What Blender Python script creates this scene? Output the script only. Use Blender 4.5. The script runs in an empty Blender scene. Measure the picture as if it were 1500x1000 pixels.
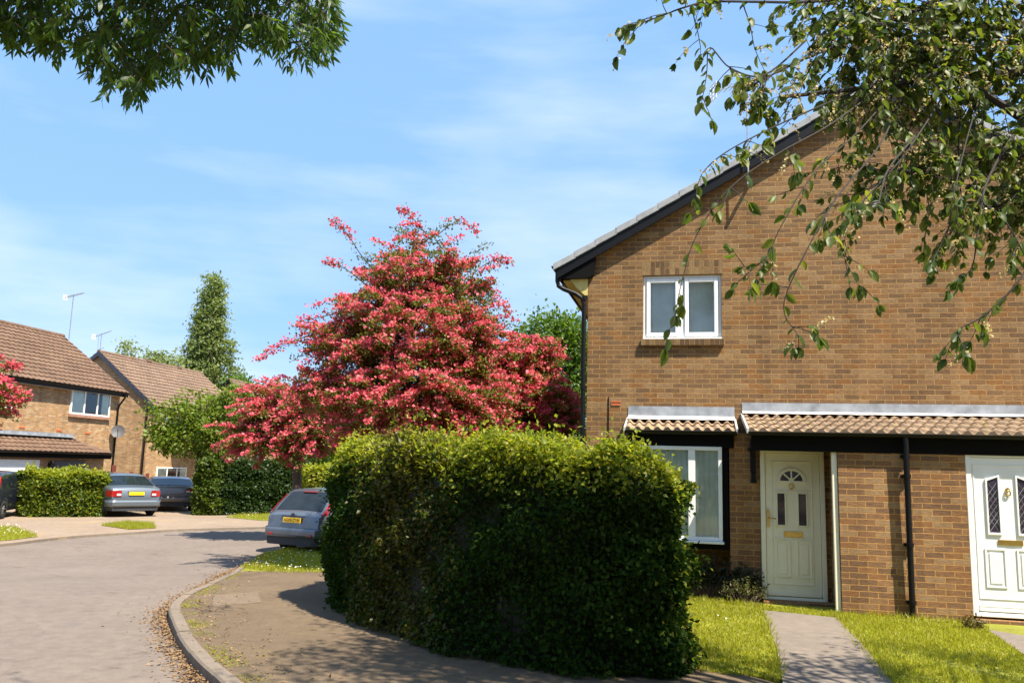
import bpy, bmesh, math, random
import numpy as np
from mathutils import Vector, Matrix

random.seed(7)
rng = np.random.default_rng(11)
scene = bpy.context.scene
COL = scene.collection

# ------------------------------------------------------------------ camera
FPX = 1211.0                      # focal length in pixels of the 1500 px wide photograph (18 mm on APS-C)
PITCH = math.atan(183 / FPX)
ROLL = 0.027
EYE = 1.74
FW = Vector((0, math.cos(PITCH), math.sin(PITCH)))
R0 = Vector((1, 0, 0))
U0 = Vector((0, -math.sin(PITCH), math.cos(PITCH)))
RT = R0 * math.cos(ROLL) + U0 * math.sin(ROLL)
UP = U0 * math.cos(ROLL) - R0 * math.sin(ROLL)
cam_d = bpy.data.cameras.new("camera")
cam = bpy.data.objects.new("camera", cam_d)
COL.objects.link(cam)
cam_d.sensor_width = 22.3
cam_d.lens = 22.3 * FPX / 1500
cam_d.clip_start = 0.05
cam_d.clip_end = 3000
m = Matrix((RT, UP, -FW)).transposed().to_4x4()
m.translation = (0, 0, EYE)
cam.matrix_world = m
scene.camera = cam


def ray(px, py):
    return FW + RT * ((px - 750) / FPX) - UP * ((py - 500) / FPX)


def P(px, py, Y):
    d = ray(px, py)
    k = Y / d.y
    return Vector((d.x * k, Y, EYE + d.z * k))


def gz(y):
    """the road and footways fall away gently beyond the near bend"""
    t = min(1.0, max(0.0, (y - 10.8) / 6.7))
    return -0.27 * t * t * (3 - 2 * t)


def G(px, py, z=0.0):
    """where a sight line meets the ground, z above its local level"""
    d = ray(px, py)
    zz = z
    for _ in range(30):
        k = (zz - EYE) / d.z
        zz = 0.5 * zz + 0.5 * (z + gz(d.y * k))
    return Vector((d.x * k, d.y * k, zz))


def project(v):
    """numpy (n,3) -> pixel coordinates in the photograph and depth."""
    q = np.asarray(v) - np.array([0, 0, EYE])
    w = q @ np.array(FW)
    return 750 + FPX * (q @ np.array(RT)) / w, 500 - FPX * (q @ np.array(UP)) / w, w


# ------------------------------------------------------------------ objects
def tag(o, label=None, cat=None, group=None, kind=None):
    if label:
        o["label"] = label
    if cat:
        o["category"] = cat
    if group:
        o["group"] = group
    if kind:
        o["kind"] = kind
    return o


def thing(name, label, cat, loc=(0, 0, 0), rotz=0.0, group=None):
    o = bpy.data.objects.new(name, None)
    o.empty_display_size = 0.2
    COL.objects.link(o)
    o.location = loc
    o.rotation_euler = (0, 0, rotz)
    return tag(o, label, cat, group)


def link_mesh(name, me, mat, parent):
    o = bpy.data.objects.new(name, me)
    COL.objects.link(o)
    if mat:
        me.materials.append(mat)
    if parent:
        o.parent = parent
    return o


class MB:
    """collects polygons and links them as one mesh object"""

    def __init__(self):
        self.v, self.f = [], []

    def poly(self, pts):
        n = len(self.v)
        self.v += [tuple(p) for p in pts]
        self.f.append(tuple(range(n, n + len(pts))))

    def box(self, x0, x1, y0, y1, z0, z1):
        n = len(self.v)
        self.v += [(x, y, z) for z in (z0, z1) for y in (y0, y1) for x in (x0, x1)]
        for f in ((0, 2, 3, 1), (4, 5, 7, 6), (0, 1, 5, 4), (2, 6, 7, 3), (0, 4, 6, 2), (1, 3, 7, 5)):
            self.f.append(tuple(n + i for i in f))

    def slab(self, pts, ext):
        """polygon pts extruded by the vector ext"""
        n = len(self.v)
        k = len(pts)
        e = Vector(ext)
        self.v += [tuple(p) for p in pts] + [tuple(Vector(p) + e) for p in pts]
        self.f.append(tuple(range(n + k - 1, n - 1, -1)))
        self.f.append(tuple(range(n + k, n + 2 * k)))
        for i in range(k):
            j = (i + 1) % k
            self.f.append((n + i, n + j, n + k + j, n + k + i))

    def tube(self, pts, r, sides=6, cap=True):
        pts = [Vector(p) for p in pts]
        if not isinstance(r, (list, tuple)):
            r = [r] * len(pts)
        n0 = len(self.v)
        ref = Vector((0.13, 0.31, 0.94))
        for i, p in enumerate(pts):
            t = (pts[min(i + 1, len(pts) - 1)] - pts[max(i - 1, 0)])
            t = t.normalized() if t.length > 1e-9 else Vector((0, 0, 1))
            a = t.cross(ref)
            if a.length < 0.05:
                a = t.cross(Vector((1, 0, 0)))
            a.normalize()
            b = t.cross(a)
            for k in range(sides):
                an = 2 * math.pi * k / sides
                self.v.append(tuple(p + (a * math.cos(an) + b * math.sin(an)) * r[i]))
        for i in range(len(pts) - 1):
            for k in range(sides):
                a0 = n0 + i * sides + k
                a1 = n0 + i * sides + (k + 1) % sides
                self.f.append((a0, a1, a1 + sides, a0 + sides))
        if cap:
            self.f.append(tuple(n0 + k for k in range(sides))[::-1])
            e = n0 + (len(pts) - 1) * sides
            self.f.append(tuple(e + k for k in range(sides)))

    def disc(self, c, axis, r, depth, sides=20):
        c, axis = Vector(c), Vector(axis).normalized()
        self.tube([c, c + axis * depth], r, sides)

    def build(self, name, mat, parent=None, smooth=False, bevel=0.0, angle=0.7, fix=True):
        me = bpy.data.meshes.new(name)
        me.from_pydata(self.v, [], self.f)
        if fix:
            bm = bmesh.new()
            bm.from_mesh(me)
            bmesh.ops.recalc_face_normals(bm, faces=bm.faces)
            bm.to_mesh(me)
            bm.free()
        uv = me.uv_layers.new(name="UVMap")
        co = np.empty(len(me.vertices) * 3)
        me.vertices.foreach_get("co", co)
        co = co.reshape(-1, 3)
        arr = np.empty((len(me.loops), 2))
        for p in me.polygons:
            nx, ny, nz = abs(p.normal.x), abs(p.normal.y), abs(p.normal.z)
            a, b = (0, 1) if nz > 0.75 else ((1, 2) if nx > ny else (0, 2))
            for li in p.loop_indices:
                c = co[me.loops[li].vertex_index]
                arr[li] = (c[a], c[b])
        uv.data.foreach_set("uv", arr.ravel())
        if smooth:
            me.polygons.foreach_set("use_smooth", [True] * len(me.polygons))
            me.set_sharp_from_angle(angle=angle)
        o = link_mesh(name, me, mat, parent)
        if bevel:
            md = o.modifiers.new("bevel", "BEVEL")
            md.width = bevel
            md.segments = 2
            md.limit_method = "ANGLE"
        return o


# ------------------------------------------------------------------ materials
def mat_new(name):
    mt = bpy.data.materials.new(name)
    mt.use_nodes = True
    nt = mt.node_tree
    b = nt.nodes["Principled BSDF"]
    return mt, nt, b


def N(nt, typ, **kw):
    n = nt.nodes.new(typ)
    for k, v in kw.items():
        setattr(n, k, v)
    return n


def ramp(nt, stops, fac=None, interp="LINEAR"):
    r = N(nt, "ShaderNodeValToRGB")
    r.color_ramp.interpolation = interp
    els = r.color_ramp.elements
    while len(els) < len(stops):
        els.new(0.5)
    for e, (p, c) in zip(els, stops):
        e.position = p
        e.color = (*c, 1)
    if fac is not None:
        nt.links.new(fac, r.inputs[0])
    return r


def mix(nt, a, b, fac, blend="MIX"):
    n = N(nt, "ShaderNodeMix", data_type="RGBA", blend_type=blend)
    for sock, v in ((n.inputs[0], fac), (n.inputs[6], a), (n.inputs[7], b)):
        if isinstance(v, (int, float)):
            sock.default_value = v
        elif isinstance(v, (tuple, list)):
            sock.default_value = (*v, 1)
        else:
            nt.links.new(v, sock)
    return n.outputs[2]


def noise(nt, scale, detail=4, vec=None, rough=0.55):
    n = N(nt, "ShaderNodeTexNoise")
    n.inputs["Scale"].default_value = scale
    n.inputs["Detail"].default_value = detail
    n.inputs["Roughness"].default_value = rough
    if vec is not None:
        nt.links.new(vec, n.inputs["Vector"])
    return n.outputs["Fac"]


def objco(nt):
    return N(nt, "ShaderNodeTexCoord").outputs["Object"]


def bump(nt, b, height, strength=0.3, dist=0.02):
    n = N(nt, "ShaderNodeBump")
    n.inputs["Strength"].default_value = strength
    n.inputs["Distance"].default_value = dist
    nt.links.new(height, n.inputs["Height"])
    nt.links.new(n.outputs[0], b.inputs["Normal"])


def plain(name, c, rough=0.6, var=0.12, scale=8, metal=0.0, spec=0.5, bmp=0.0, coat=0.0):
    mt, nt, b = mat_new(name)
    f = noise(nt, scale, 5, objco(nt))
    lo = tuple(x * (1 - var) for x in c)
    hi = tuple(min(1, x * (1 + var)) for x in c)
    r = ramp(nt, [(0.3, lo), (0.7, hi)], f)
    nt.links.new(r.outputs[0], b.inputs["Base Color"])
    b.inputs["Roughness"].default_value = rough
    b.inputs["Metallic"].default_value = metal
    b.inputs["Specular IOR Level"].default_value = spec
    b.inputs["Coat Weight"].default_value = coat
    b.inputs["Coat Roughness"].default_value = 0.05
    if bmp:
        bump(nt, b, f, bmp)
    return mt


def brick_mat(name, cols, mortar, soldier=False, bright=1.0):
    mt, nt, b = mat_new(name)
    uv = N(nt, "ShaderNodeUVMap").outputs[0]
    if soldier:
        mp = N(nt, "ShaderNodeMapping")
        mp.inputs["Rotation"].default_value = (0, 0, math.pi / 2)
        mp.inputs["Location"].default_value = (0.05, 0, 0)
        nt.links.new(uv, mp.inputs[0])
        uv = mp.outputs[0]
    # slight waver of the courses
    dist = N(nt, "ShaderNodeTexNoise")
    dist.inputs["Scale"].default_value = 9
    nt.links.new(uv, dist.inputs["Vector"])
    sub = N(nt, "ShaderNodeVectorMath", operation="MULTIPLY_ADD")
    nt.links.new(dist.outputs["Color"], sub.inputs[0])
    sub.inputs[1].default_value = (0.006, 0.006, 0)
    nt.links.new(uv, sub.inputs[2])
    uvw = sub.outputs[0]

    def brick(w, off, freq=2):
        t = N(nt, "ShaderNodeTexBrick", offset=off, offset_frequency=freq)
        nt.links.new(uvw, t.inputs["Vector"])
        t.inputs["Color1"].default_value = (0, 0, 0, 1)
        t.inputs["Color2"].default_value = (1, 1, 1, 1)
        t.inputs["Mortar"].default_value = (0.5, 0.5, 0.5, 1)
        t.inputs["Scale"].default_value = 1
        t.inputs["Mortar Size"].default_value = 0.0060
        t.inputs["Mortar Smooth"].default_value = 0.35
        t.inputs["Bias"].default_value = 0
        t.inputs["Brick Width"].default_value = w
        t.inputs["Row Height"].default_value = 0.075
        return t
    bt = brick(0.225, 0.5)
    k = len(cols)
    r = ramp(nt, [(i / k, c) for i, c in enumerate(cols)], bt.outputs["Color"], "CONSTANT")
    # dragged facing and dark flashes inside each brick
    mp = N(nt, "ShaderNodeMapping")
    mp.inputs["Scale"].default_value = (14, 60, 1)
    nt.links.new(uv, mp.inputs[0])
    f1 = noise(nt, 1.0, 5, mp.outputs[0], 0.65)
    c1 = mix(nt, r.outputs[0], (0.5, 0.5, 0.5), 0.0)
    g = ramp(nt, [(0.30, (0.55, 0.53, 0.50)), (0.50, (1, 1, 1)), (0.74, (1.35, 1.31, 1.22))], f1)
    c1 = mix(nt, c1, g.outputs[0], 0.85, "MULTIPLY")
    f2 = noise(nt, 0.9, 3, uv)
    g2 = ramp(nt, [(0.3, (0.82, 0.80, 0.80)), (0.7, (1.1, 1.08, 1.05))], f2)
    c1 = mix(nt, c1, g2.outputs[0], 1.0, "MULTIPLY")
    f3 = noise(nt, 35, 3, uv)
    gm = ramp(nt, [(0.3, tuple(x * 0.72 for x in mortar)), (0.7, tuple(x * 1.12 for x in mortar))], f3)
    col = mix(nt, c1, gm.outputs[0], bt.outputs["Fac"])
    col = mix(nt, col, (bright * 1.0, bright * 1.01, bright * 1.0), 1.0, "MULTIPLY")
    # rain streaks and soot drawn down the wall
    mp3 = N(nt, "ShaderNodeMapping")
    mp3.inputs["Scale"].default_value = (3.2, 0.28, 1)
    nt.links.new(uv, mp3.inputs[0])
    f4 = noise(nt, 1.0, 6, mp3.outputs[0], 0.6)
    col = mix(nt, col, ramp(nt, [(0.34, (0.78, 0.77, 0.76)), (0.55, (1, 1, 1))], f4).outputs[0], 0.9, "MULTIPLY")
    f5 = noise(nt, 160, 2, uv)
    col = mix(nt, col, ramp(nt, [(0.3, (0.75, 0.75, 0.75)), (0.7, (1.22, 1.22, 1.22))], f5).outputs[0], 1.0, "MULTIPLY")
    nt.links.new(col, b.inputs["Base Color"])
    b.inputs["Roughness"].default_value = 0.9
    b.inputs["Specular IOR Level"].default_value = 0.2
    inv = N(nt, "ShaderNodeMath", operation="MULTIPLY_ADD")
    nt.links.new(bt.outputs["Fac"], inv.inputs[0])
    inv.inputs[1].default_value = -1.0
    nt.links.new(f1, inv.inputs[2])
    bump(nt, b, inv.outputs[0], 0.6, 0.006)
    return mt


def leaf_mat(name, cols, trans=0.4, tint=(1.0, 1.0, 0.45), rough=0.45, spec=0.35):
    mt, nt, b = mat_new(name)
    geo = N(nt, "ShaderNodeNewGeometry")
    k = len(cols)
    r = ramp(nt, [(i / max(1, k - 1), c) for i, c in enumerate(cols)], geo.outputs["Random Per Island"])
    nt.links.new(r.outputs[0], b.inputs["Base Color"])
    b.inputs["Roughness"].default_value = rough
    b.inputs["Specular IOR Level"].default_value = spec
    tr = N(nt, "ShaderNodeBsdfTranslucent")
    tc = mix(nt, r.outputs[0], tuple(1.6 * x for x in tint), 1.0, "MULTIPLY")
    nt.links.new(tc, tr.inputs[0])
    ms = N(nt, "ShaderNodeMixShader")
    ms.inputs[0].default_value = trans
    nt.links.new(b.outputs[0], ms.inputs[1])
    nt.links.new(tr.outputs[0], ms.inputs[2])
    nt.links.new(ms.outputs[0], nt.nodes["Material Output"].inputs[0])
    return mt


def glass_mat(name, tintc=(0.95, 0.97, 0.95), through=0.82):
    mt, nt, b = mat_new(name)
    gl = N(nt, "ShaderNodeBsdfGlossy")
    gl.inputs["Roughness"].default_value = 0.02
    gl.inputs[0].default_value = (0.9, 0.95, 1, 1)
    tr = N(nt, "ShaderNodeBsdfTransparent")
    tr.inputs[0].default_value = (*tintc, 1)
    fr = N(nt, "ShaderNodeFresnel")
    fr.inputs[0].default_value = 1.5
    ad = N(nt, "ShaderNodeMath", operation="ADD")
    nt.links.new(fr.outputs[0], ad.inputs[0])
    ad.inputs[1].default_value = max(0.0, 0.86 - through)
    ms = N(nt, "ShaderNodeMixShader")
    nt.links.new(ad.outputs[0], ms.inputs[0])
    nt.links.new(tr.outputs[0], ms.inputs[1])
    nt.links.new(gl.outputs[0], ms.inputs[2])
    nt.links.new(ms.outputs[0], nt.nodes["Material Output"].inputs[0])
    return mt


def ground_mat(name, base, var, patches=None, scale=1.0, speck=0.25, crack=0):
    """tarmac-like: fine aggregate, broad wear, optional patches of another colour"""
    mt, nt, b = mat_new(name)
    co = objco(nt)
    f1 = noise(nt, 130 * scale, 3, co, 0.7)
    f2 = noise(nt, 0.55, 6, co, 0.6)
    f3 = noise(nt, 7, 5, co, 0.65)
    c = ramp(nt, [(0.3, tuple(x * (1 - var) for x in base)), (0.72, tuple(x * (1 + var) for x in base))], f2).outputs[0]
    s = ramp(nt, [(0.32, (1 - speck,) * 3), (0.5, (1, 1, 1)), (0.7, (1 + speck,) * 3)], f1).outputs[0]
    c = mix(nt, c, s, 1.0, "MULTIPLY")
    s2 = ramp(nt, [(0.35, (0.88, 0.87, 0.86)), (0.65, (1.08, 1.07, 1.06))], f3).outputs[0]
    c = mix(nt, c, s2, 1.0, "MULTIPLY")
    if patches:
        for colr, sc, lo, hi in patches:
            f = noise(nt, sc, 6, co, 0.65)
            rr = ramp(nt, [(lo, (0, 0, 0)), (hi, (1, 1, 1))], f).outputs[0]
            c = mix(nt, c, colr, rr)
    if crack:
        wv = N(nt, "ShaderNodeTexNoise")
        wv.inputs["Scale"].default_value = 2.2
        wv.inputs["Detail"].default_value = 5
        nt.links.new(co, wv.inputs["Vector"])
        md = N(nt, "ShaderNodeVectorMath", operation="MULTIPLY_ADD")
        nt.links.new(wv.outputs["Color"], md.inputs[0])
        md.inputs[1].default_value = (0.5, 0.5, 0)
        nt.links.new(co, md.inputs[2])
        vo = N(nt, "ShaderNodeTexVoronoi", feature="DISTANCE_TO_EDGE")
        vo.inputs["Scale"].default_value = crack
        nt.links.new(md.outputs[0], vo.inputs["Vector"])
        ck = ramp(nt, [(0.0, (0.55, 0.53, 0.5)), (0.007, (1, 1, 1))], vo.outputs["Distance"]).outputs[0]
        c = mix(nt, c, ck, 0.22, "MULTIPLY")
        st = noise(nt, 1.3, 5, co, 0.7)
        c = mix(nt, c, ramp(nt, [(0.30, (0.70, 0.69, 0.68)), (0.40, (1, 1, 1))], st).outputs[0], 1.0, "MULTIPLY")
    nt.links.new(c, b.inputs["Base Color"])
    b.inputs["Roughness"].default_value = 0.92
    b.inputs["Specular IOR Level"].default_value = 0.2
    bump(nt, b, f1, 0.5, 0.008)
    return mt


BR_COLS = [(0.275, 0.150, 0.066), (0.205, 0.122, 0.064), (0.300, 0.180, 0.088), (0.250, 0.140, 0.066), (0.330, 0.210, 0.108),
           (0.295, 0.148, 0.058), (0.225, 0.135, 0.072), (0.285, 0.168, 0.084)]
M = {}
M["brick"] = brick_mat("buff_brick", BR_COLS, (0.50, 0.295, 0.115), bright=0.78)
M["soldier"] = brick_mat("soldier_brick", [(0.30, 0.2, 0.1), (0.16, 0.1, 0.055), (0.33, 0.22, 0.11), (0.22, 0.14, 0.07)], (0.40, 0.22, 0.085), True, bright=0.72)
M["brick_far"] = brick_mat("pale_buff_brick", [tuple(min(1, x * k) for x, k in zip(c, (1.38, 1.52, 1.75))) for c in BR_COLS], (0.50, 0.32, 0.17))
M["porch_brick"] = brick_mat("porch_brick", [(0.235, 0.125, 0.062), (0.185, 0.105, 0.06), (0.275, 0.155, 0.078), (0.205, 0.115, 0.064), (0.30, 0.19, 0.10), (0.25, 0.125, 0.056)], (0.48, 0.26, 0.085))
M["black"] = plain("black_paint", (0.004, 0.004, 0.0045), 0.45, spec=0.25)
M["black_wood"] = plain("black_stained_timber", (0.004, 0.0038, 0.0035), 0.8, spec=0.12)
M["upvc"] = plain("white_upvc", (0.78, 0.78, 0.76), 0.3, 0.03)
M["cream"] = plain("cream_door", (0.78, 0.73, 0.57), 0.35, 0.03)
M["white_door"] = plain("white_door", (0.80, 0.79, 0.76), 0.35, 0.03)
M["brass"] = plain("brass", (0.55, 0.38, 0.12), 0.25, 0.1, metal=1.0)
M["lead"] = plain("lead_flashing", (0.24, 0.255, 0.28), 0.6, 0.35, 5)
M["mortar_white"] = plain("pale_mortar", (0.42, 0.40, 0.37), 0.8, 0.3, 20)
M["apron"] = plain("sunlit_lead_apron", (0.50, 0.485, 0.46), 0.7, 0.3, 9)  # paler than the flashing: sun on the apron put into the colour
M["clay"] = plain("terracotta", (0.55, 0.14, 0.05), 0.75, 0.15, 30)
M["sill_tile"] = plain("sill_tile", (0.33, 0.17, 0.11), 0.7, 0.3, 14)
M["grey_tile"] = plain("grey_verge_tile", (0.30, 0.305, 0.315), 0.7, 0.2, 6)
M["cream_board"] = plain("cream_soffit", (0.52, 0.42, 0.14), 0.7)
M["metal"] = plain("galvanised_metal", (0.42, 0.42, 0.43), 0.4, 0.15, metal=0.8)
M["dish"] = plain("grey_dish", (0.07, 0.07, 0.075), 0.6)
M["glass"] = glass_mat("window_glass")
M["door_glass"] = plain("dark_leaded_glass", (0.03, 0.02, 0.035), 0.06, 0.5, 40)
M["net"] = plain("net_curtain", (0.76, 0.81, 0.76), 0.9, 0.12, 3)
M["dark_room"] = plain("dark_room", (0.03, 0.03, 0.03), 0.9)
M["curtain"] = plain("pale_curtain", (0.68, 0.72, 0.64), 0.9, 0.1, 3)
M["bark"] = plain("brown_bark", (0.085, 0.06, 0.042), 0.9, 0.4, 18, bmp=0.5)
M["dark_bark"] = plain("dark_bark", (0.022, 0.016, 0.012), 0.85, 0.35, 18)
M["hedge_core"] = plain("hedge_dark_core", (0.016, 0.017, 0.007), 0.95, 0.3, 14)
M["redwood"] = plain("red_stained_fence", (0.16, 0.035, 0.02), 0.8, 0.25, 5)


def tile_mat(name, a, b2, moss=None):
    mt, nt, b = mat_new(name)
    co = objco(nt)
    f = noise(nt, 5, 6, co, 0.7)
    f2 = noise(nt, 0.8, 3, co)
    c = ramp(nt, [(0.25, tuple(x * 0.6 for x in a)), (0.5, a), (0.75, b2)], f).outputs[0]
    c = mix(nt, c, ramp(nt, [(0.3, (0.82, 0.8, 0.8)), (0.7, (1.12, 1.1, 1.08))], f2).outputs[0], 1.0, "MULTIPLY")
    if moss:
        fm = noise(nt, moss[1], 6, co, 0.7)
        c = mix(nt, c, moss[0], ramp(nt, [(moss[2], (0, 0, 0)), (moss[2] + 0.1, (1, 1, 1))], fm).outputs[0])
    nt.links.new(c, b.inputs["Base Color"])
    b.inputs["Roughness"].default_value = 0.9
    b.inputs["Specular IOR Level"].default_value = 0.2
    bump(nt, b, noise(nt, 60, 3, co), 0.3, 0.005)
    return mt


M["canopy_tile"] = tile_mat("canopy_tile", (0.30, 0.215, 0.14), (0.38, 0.29, 0.20), ((0.30, 0.27, 0.06), 2.6, 0.6))
M["roof_tile"] = tile_mat("roof_tile", (0.145, 0.090, 0.060), (0.195, 0.128, 0.086))
M["roof_tile_far"] = tile_mat("weathered_roof_tile", (0.18, 0.122, 0.085), (0.23, 0.162, 0.117), ((0.36, 0.17, 0.03), 0.9, 0.66))

M["road"] = ground_mat("worn_pink_tarmac", (0.172, 0.141, 0.119), 0.10, [((0.135, 0.112, 0.1), 0.9, 0.62, 0.75)], crack=0.42)
M["paving"] = ground_mat("brown_footway_tarmac", (0.135, 0.098, 0.063), 0.18, [((0.18, 0.125, 0.04), 1.7, 0.62, 0.76)], scale=0.75, speck=0.55, crack=0.8)
M["far_paving"] = ground_mat("sandy_footway", (0.25, 0.19, 0.14), 0.1, [((0.33, 0.23, 0.11), 0.8, 0.55, 0.75)])
M["path"] = ground_mat("path_tarmac", (0.19, 0.158, 0.13), 0.1, [((0.25, 0.205, 0.165), 2.5, 0.6, 0.75)])
M["kerb"] = ground_mat("concrete_kerb", (0.19, 0.155, 0.122), 0.15, [((0.15, 0.125, 0.045), 3.0, 0.62, 0.72)])
M["concrete"] = ground_mat("concrete_slab", (0.165, 0.125, 0.088), 0.1)
M["soil"] = ground_mat("soil", (0.085, 0.055, 0.032), 0.3, speck=0.4)
M["turf"] = ground_mat("turf", (0.22, 0.225, 0.03), 0.25, [((0.22, 0.18, 0.05), 1.2, 0.6, 0.8)], scale=0.5)
M["field"] = ground_mat("far_ground", (0.20, 0.17, 0.10), 0.2)

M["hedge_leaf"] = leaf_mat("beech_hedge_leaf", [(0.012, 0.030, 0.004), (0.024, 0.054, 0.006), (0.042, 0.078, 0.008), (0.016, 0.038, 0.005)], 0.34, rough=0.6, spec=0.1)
M["hedge_sunlit"] = leaf_mat("fresh_sunlit_leaf", [(0.27, 0.30, 0.025), (0.19, 0.24, 0.02), (0.40, 0.36, 0.045)], 0.52)  # bright tone holds painted sunlight as well as fresh growth
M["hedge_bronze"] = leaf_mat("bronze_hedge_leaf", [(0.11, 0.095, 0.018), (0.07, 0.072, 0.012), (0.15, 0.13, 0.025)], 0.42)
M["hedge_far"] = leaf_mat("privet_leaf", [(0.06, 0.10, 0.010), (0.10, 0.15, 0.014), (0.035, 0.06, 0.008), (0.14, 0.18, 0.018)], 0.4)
M["hedge_shaded"] = leaf_mat("shaded_privet_leaf", [(0.018, 0.038, 0.008), (0.035, 0.07, 0.010), (0.012, 0.026, 0.006)], 0.3)
M["maple_leaf"] = leaf_mat("maple_leaf", [(0.11, 0.165, 0.016), (0.17, 0.22, 0.024), (0.075, 0.12, 0.013)], 0.45)
M["green_leaf"] = leaf_mat("bright_green_leaf", [(0.07, 0.135, 0.014), (0.11, 0.18, 0.018), (0.05, 0.10, 0.012)], 0.42)
M["poplar_leaf"] = leaf_mat("poplar_leaf", [(0.15, 0.20, 0.065), (0.20, 0.25, 0.085), (0.10, 0.14, 0.05)], 0.4)
M["birch_leaf"] = leaf_mat("birch_leaf", [(0.19, 0.24, 0.075), (0.23, 0.27, 0.10)], 0.4)
M["haw_leaf"] = leaf_mat("hawthorn_leaf", [(0.09, 0.115, 0.02), (0.14, 0.155, 0.026), (0.17, 0.16, 0.03)], 0.42)
M["blossom"] = leaf_mat("pink_blossom", [(0.60, 0.095, 0.135), (0.67, 0.155, 0.19), (0.48, 0.06, 0.088), (0.72, 0.23, 0.255)], 0.3, (1, 0.8, 0.7), 0.7, 0.15)
M["cherry_leaf"] = leaf_mat("cherry_leaf", [(0.042, 0.075, 0.014), (0.07, 0.105, 0.018), (0.115, 0.145, 0.024), (0.05, 0.085, 0.015), (0.19, 0.20, 0.032)], 0.52, rough=0.45, spec=0.35)
M["raceme"] = leaf_mat("spent_flower", [(0.46, 0.37, 0.19), (0.36, 0.32, 0.12), (0.55, 0.46, 0.30)], 0.35, (1, 0.9, 0.7))
M["ash_leaf"] = leaf_mat("narrow_leaf", [(0.022, 0.055, 0.008), (0.045, 0.09, 0.010), (0.09, 0.15, 0.014)], 0.5)
M["grass"] = leaf_mat("grass_blade", [(0.27, 0.28, 0.022), (0.33, 0.315, 0.03), (0.21, 0.25, 0.018), (0.37, 0.33, 0.06)], 0.5, (1, 1, 0.4))
M["daisy"] = plain("daisy_white", (0.8, 0.8, 0.75), 0.8, 0.05)
M["litter"] = leaf_mat("dry_leaf", [(0.24, 0.14, 0.062), (0.18, 0.105, 0.05), (0.30, 0.20, 0.105), (0.13, 0.08, 0.042)], 0.1, (1, 0.8, 0.5), 0.8)
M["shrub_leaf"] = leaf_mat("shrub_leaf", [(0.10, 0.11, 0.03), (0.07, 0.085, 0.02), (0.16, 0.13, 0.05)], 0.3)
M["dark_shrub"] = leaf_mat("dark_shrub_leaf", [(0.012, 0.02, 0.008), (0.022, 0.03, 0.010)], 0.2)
M["red_shrub"] = leaf_mat("reddish_leaf", [(0.13, 0.05, 0.02), (0.09, 0.10, 0.02), (0.16, 0.09, 0.03)], 0.3)

# ------------------------------------------------------------------ leaf clouds
TPL = {
    "rhomb": (np.array([(0, 0, 0), (0.45, 0.5, 0.10), (1, 0, -0.05), (0.45, -0.5, 0.10)]), np.array([(0, 2, 1), (0, 3, 2)])),
    "ovate": (np.array([(0, 0, 0), (0.2, 0.36, 0.09), (0.2, 0, 0.0), (0.2, -0.36, 0.09), (0.48, 0.5, 0.10), (0.48, 0, -0.02), (0.48, -0.5, 0.10),
                        (0.78, 0.33, 0.02), (0.78, 0, -0.06), (0.78, -0.33, 0.02), (1, 0, -0.14)]),
              np.array([(0, 2, 1), (0, 3, 2), (1, 2, 5), (1, 5, 4), (2, 3, 6), (2, 6, 5), (4, 5, 8), (4, 8, 7), (5, 6, 9), (5, 9, 8), (7, 8, 10), (8, 9, 10)])),
    "lance": (np.array([(0, 0, 0), (0.35, 0.5, 0.05), (0.35, -0.5, 0.05), (0.7, 0.36, -0.02), (0.7, -0.36, -0.02), (1, 0, -0.1)]),
              np.array([(0, 2, 1), (1, 2, 4), (1, 4, 3), (3, 4, 5)])),
    "blade": (np.array([(0, 0.5, 0), (0, -0.5, 0), (0.6, 0.3, 0.06), (0.6, -0.3, 0.06), (1, 0, 0.22)]),
              np.array([(0, 1, 3), (0, 3, 2), (2, 3, 4)])),
    "petal": (np.array([(-0.5, -0.5, 0), (0.5, -0.5, 0.1), (0.5, 0.5, 0), (-0.5, 0.5, 0.1)]), np.array([(0, 1, 2), (0, 2, 3)])),
}


def unit(a):
    n = np.linalg.norm(a, axis=1, keepdims=True)
    n[n < 1e-9] = 1
    return a / n


def rdir(n):
    return unit(rng.normal(size=(n, 3)))


def leaf_cloud(name, mat, parent, C, D, Nr, L, W, tpl="rhomb"):
    """one mesh of n leaves: C bases, D long axes, Nr facing directions, L lengths, W widths (world space; the parent's transform is undone)"""
    C = np.asarray(C, float)
    n = len(C)
    T, F = TPL[tpl]
    D = unit(np.asarray(D, float))
    S = np.cross(Nr, D)
    bad = np.linalg.norm(S, axis=1) < 1e-3
    if bad.any():
        S[bad] = np.cross(np.array([0.3, 0.9, 0.2]), D[bad])
    S = unit(S)
    N2 = np.cross(D, S)
    L = np.broadcast_to(L, (n,))[:, None, None]
    W = np.broadcast_to(W, (n,))[:, None, None]
    V = C[:, None, :] + T[None, :, 0:1] * L * D[:, None, :] + T[None, :, 1:2] * W * S[:, None, :] + T[None, :, 2:3] * L * N2[:, None, :]
    if parent is not None:
        inv = np.array(parent.matrix_basis.inverted())
        V = V @ inv[:3, :3].T + inv[:3, 3]
    k = len(T)
    V = V.reshape(-1, 3)
    faces = (F[None] + (np.arange(n) * k)[:, None, None]).reshape(-1, 3)
    me = bpy.data.meshes.new(name)
    me.vertices.add(len(V))
    me.vertices.foreach_set("co", V.astype(np.float32).ravel())
    me.loops.add(faces.size)
    me.loops.foreach_set("vertex_index", faces.astype(np.int32).ravel())
    me.polygons.add(len(faces))
    me.polygons.foreach_set("loop_start", np.arange(0, faces.size, 3, dtype=np.int32))
    me.polygons.foreach_set("use_smooth", np.ones(len(faces), bool))
    me.update(calc_edges=True)
    me.validate()
    return link_mesh(name, me, mat, parent)


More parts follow.
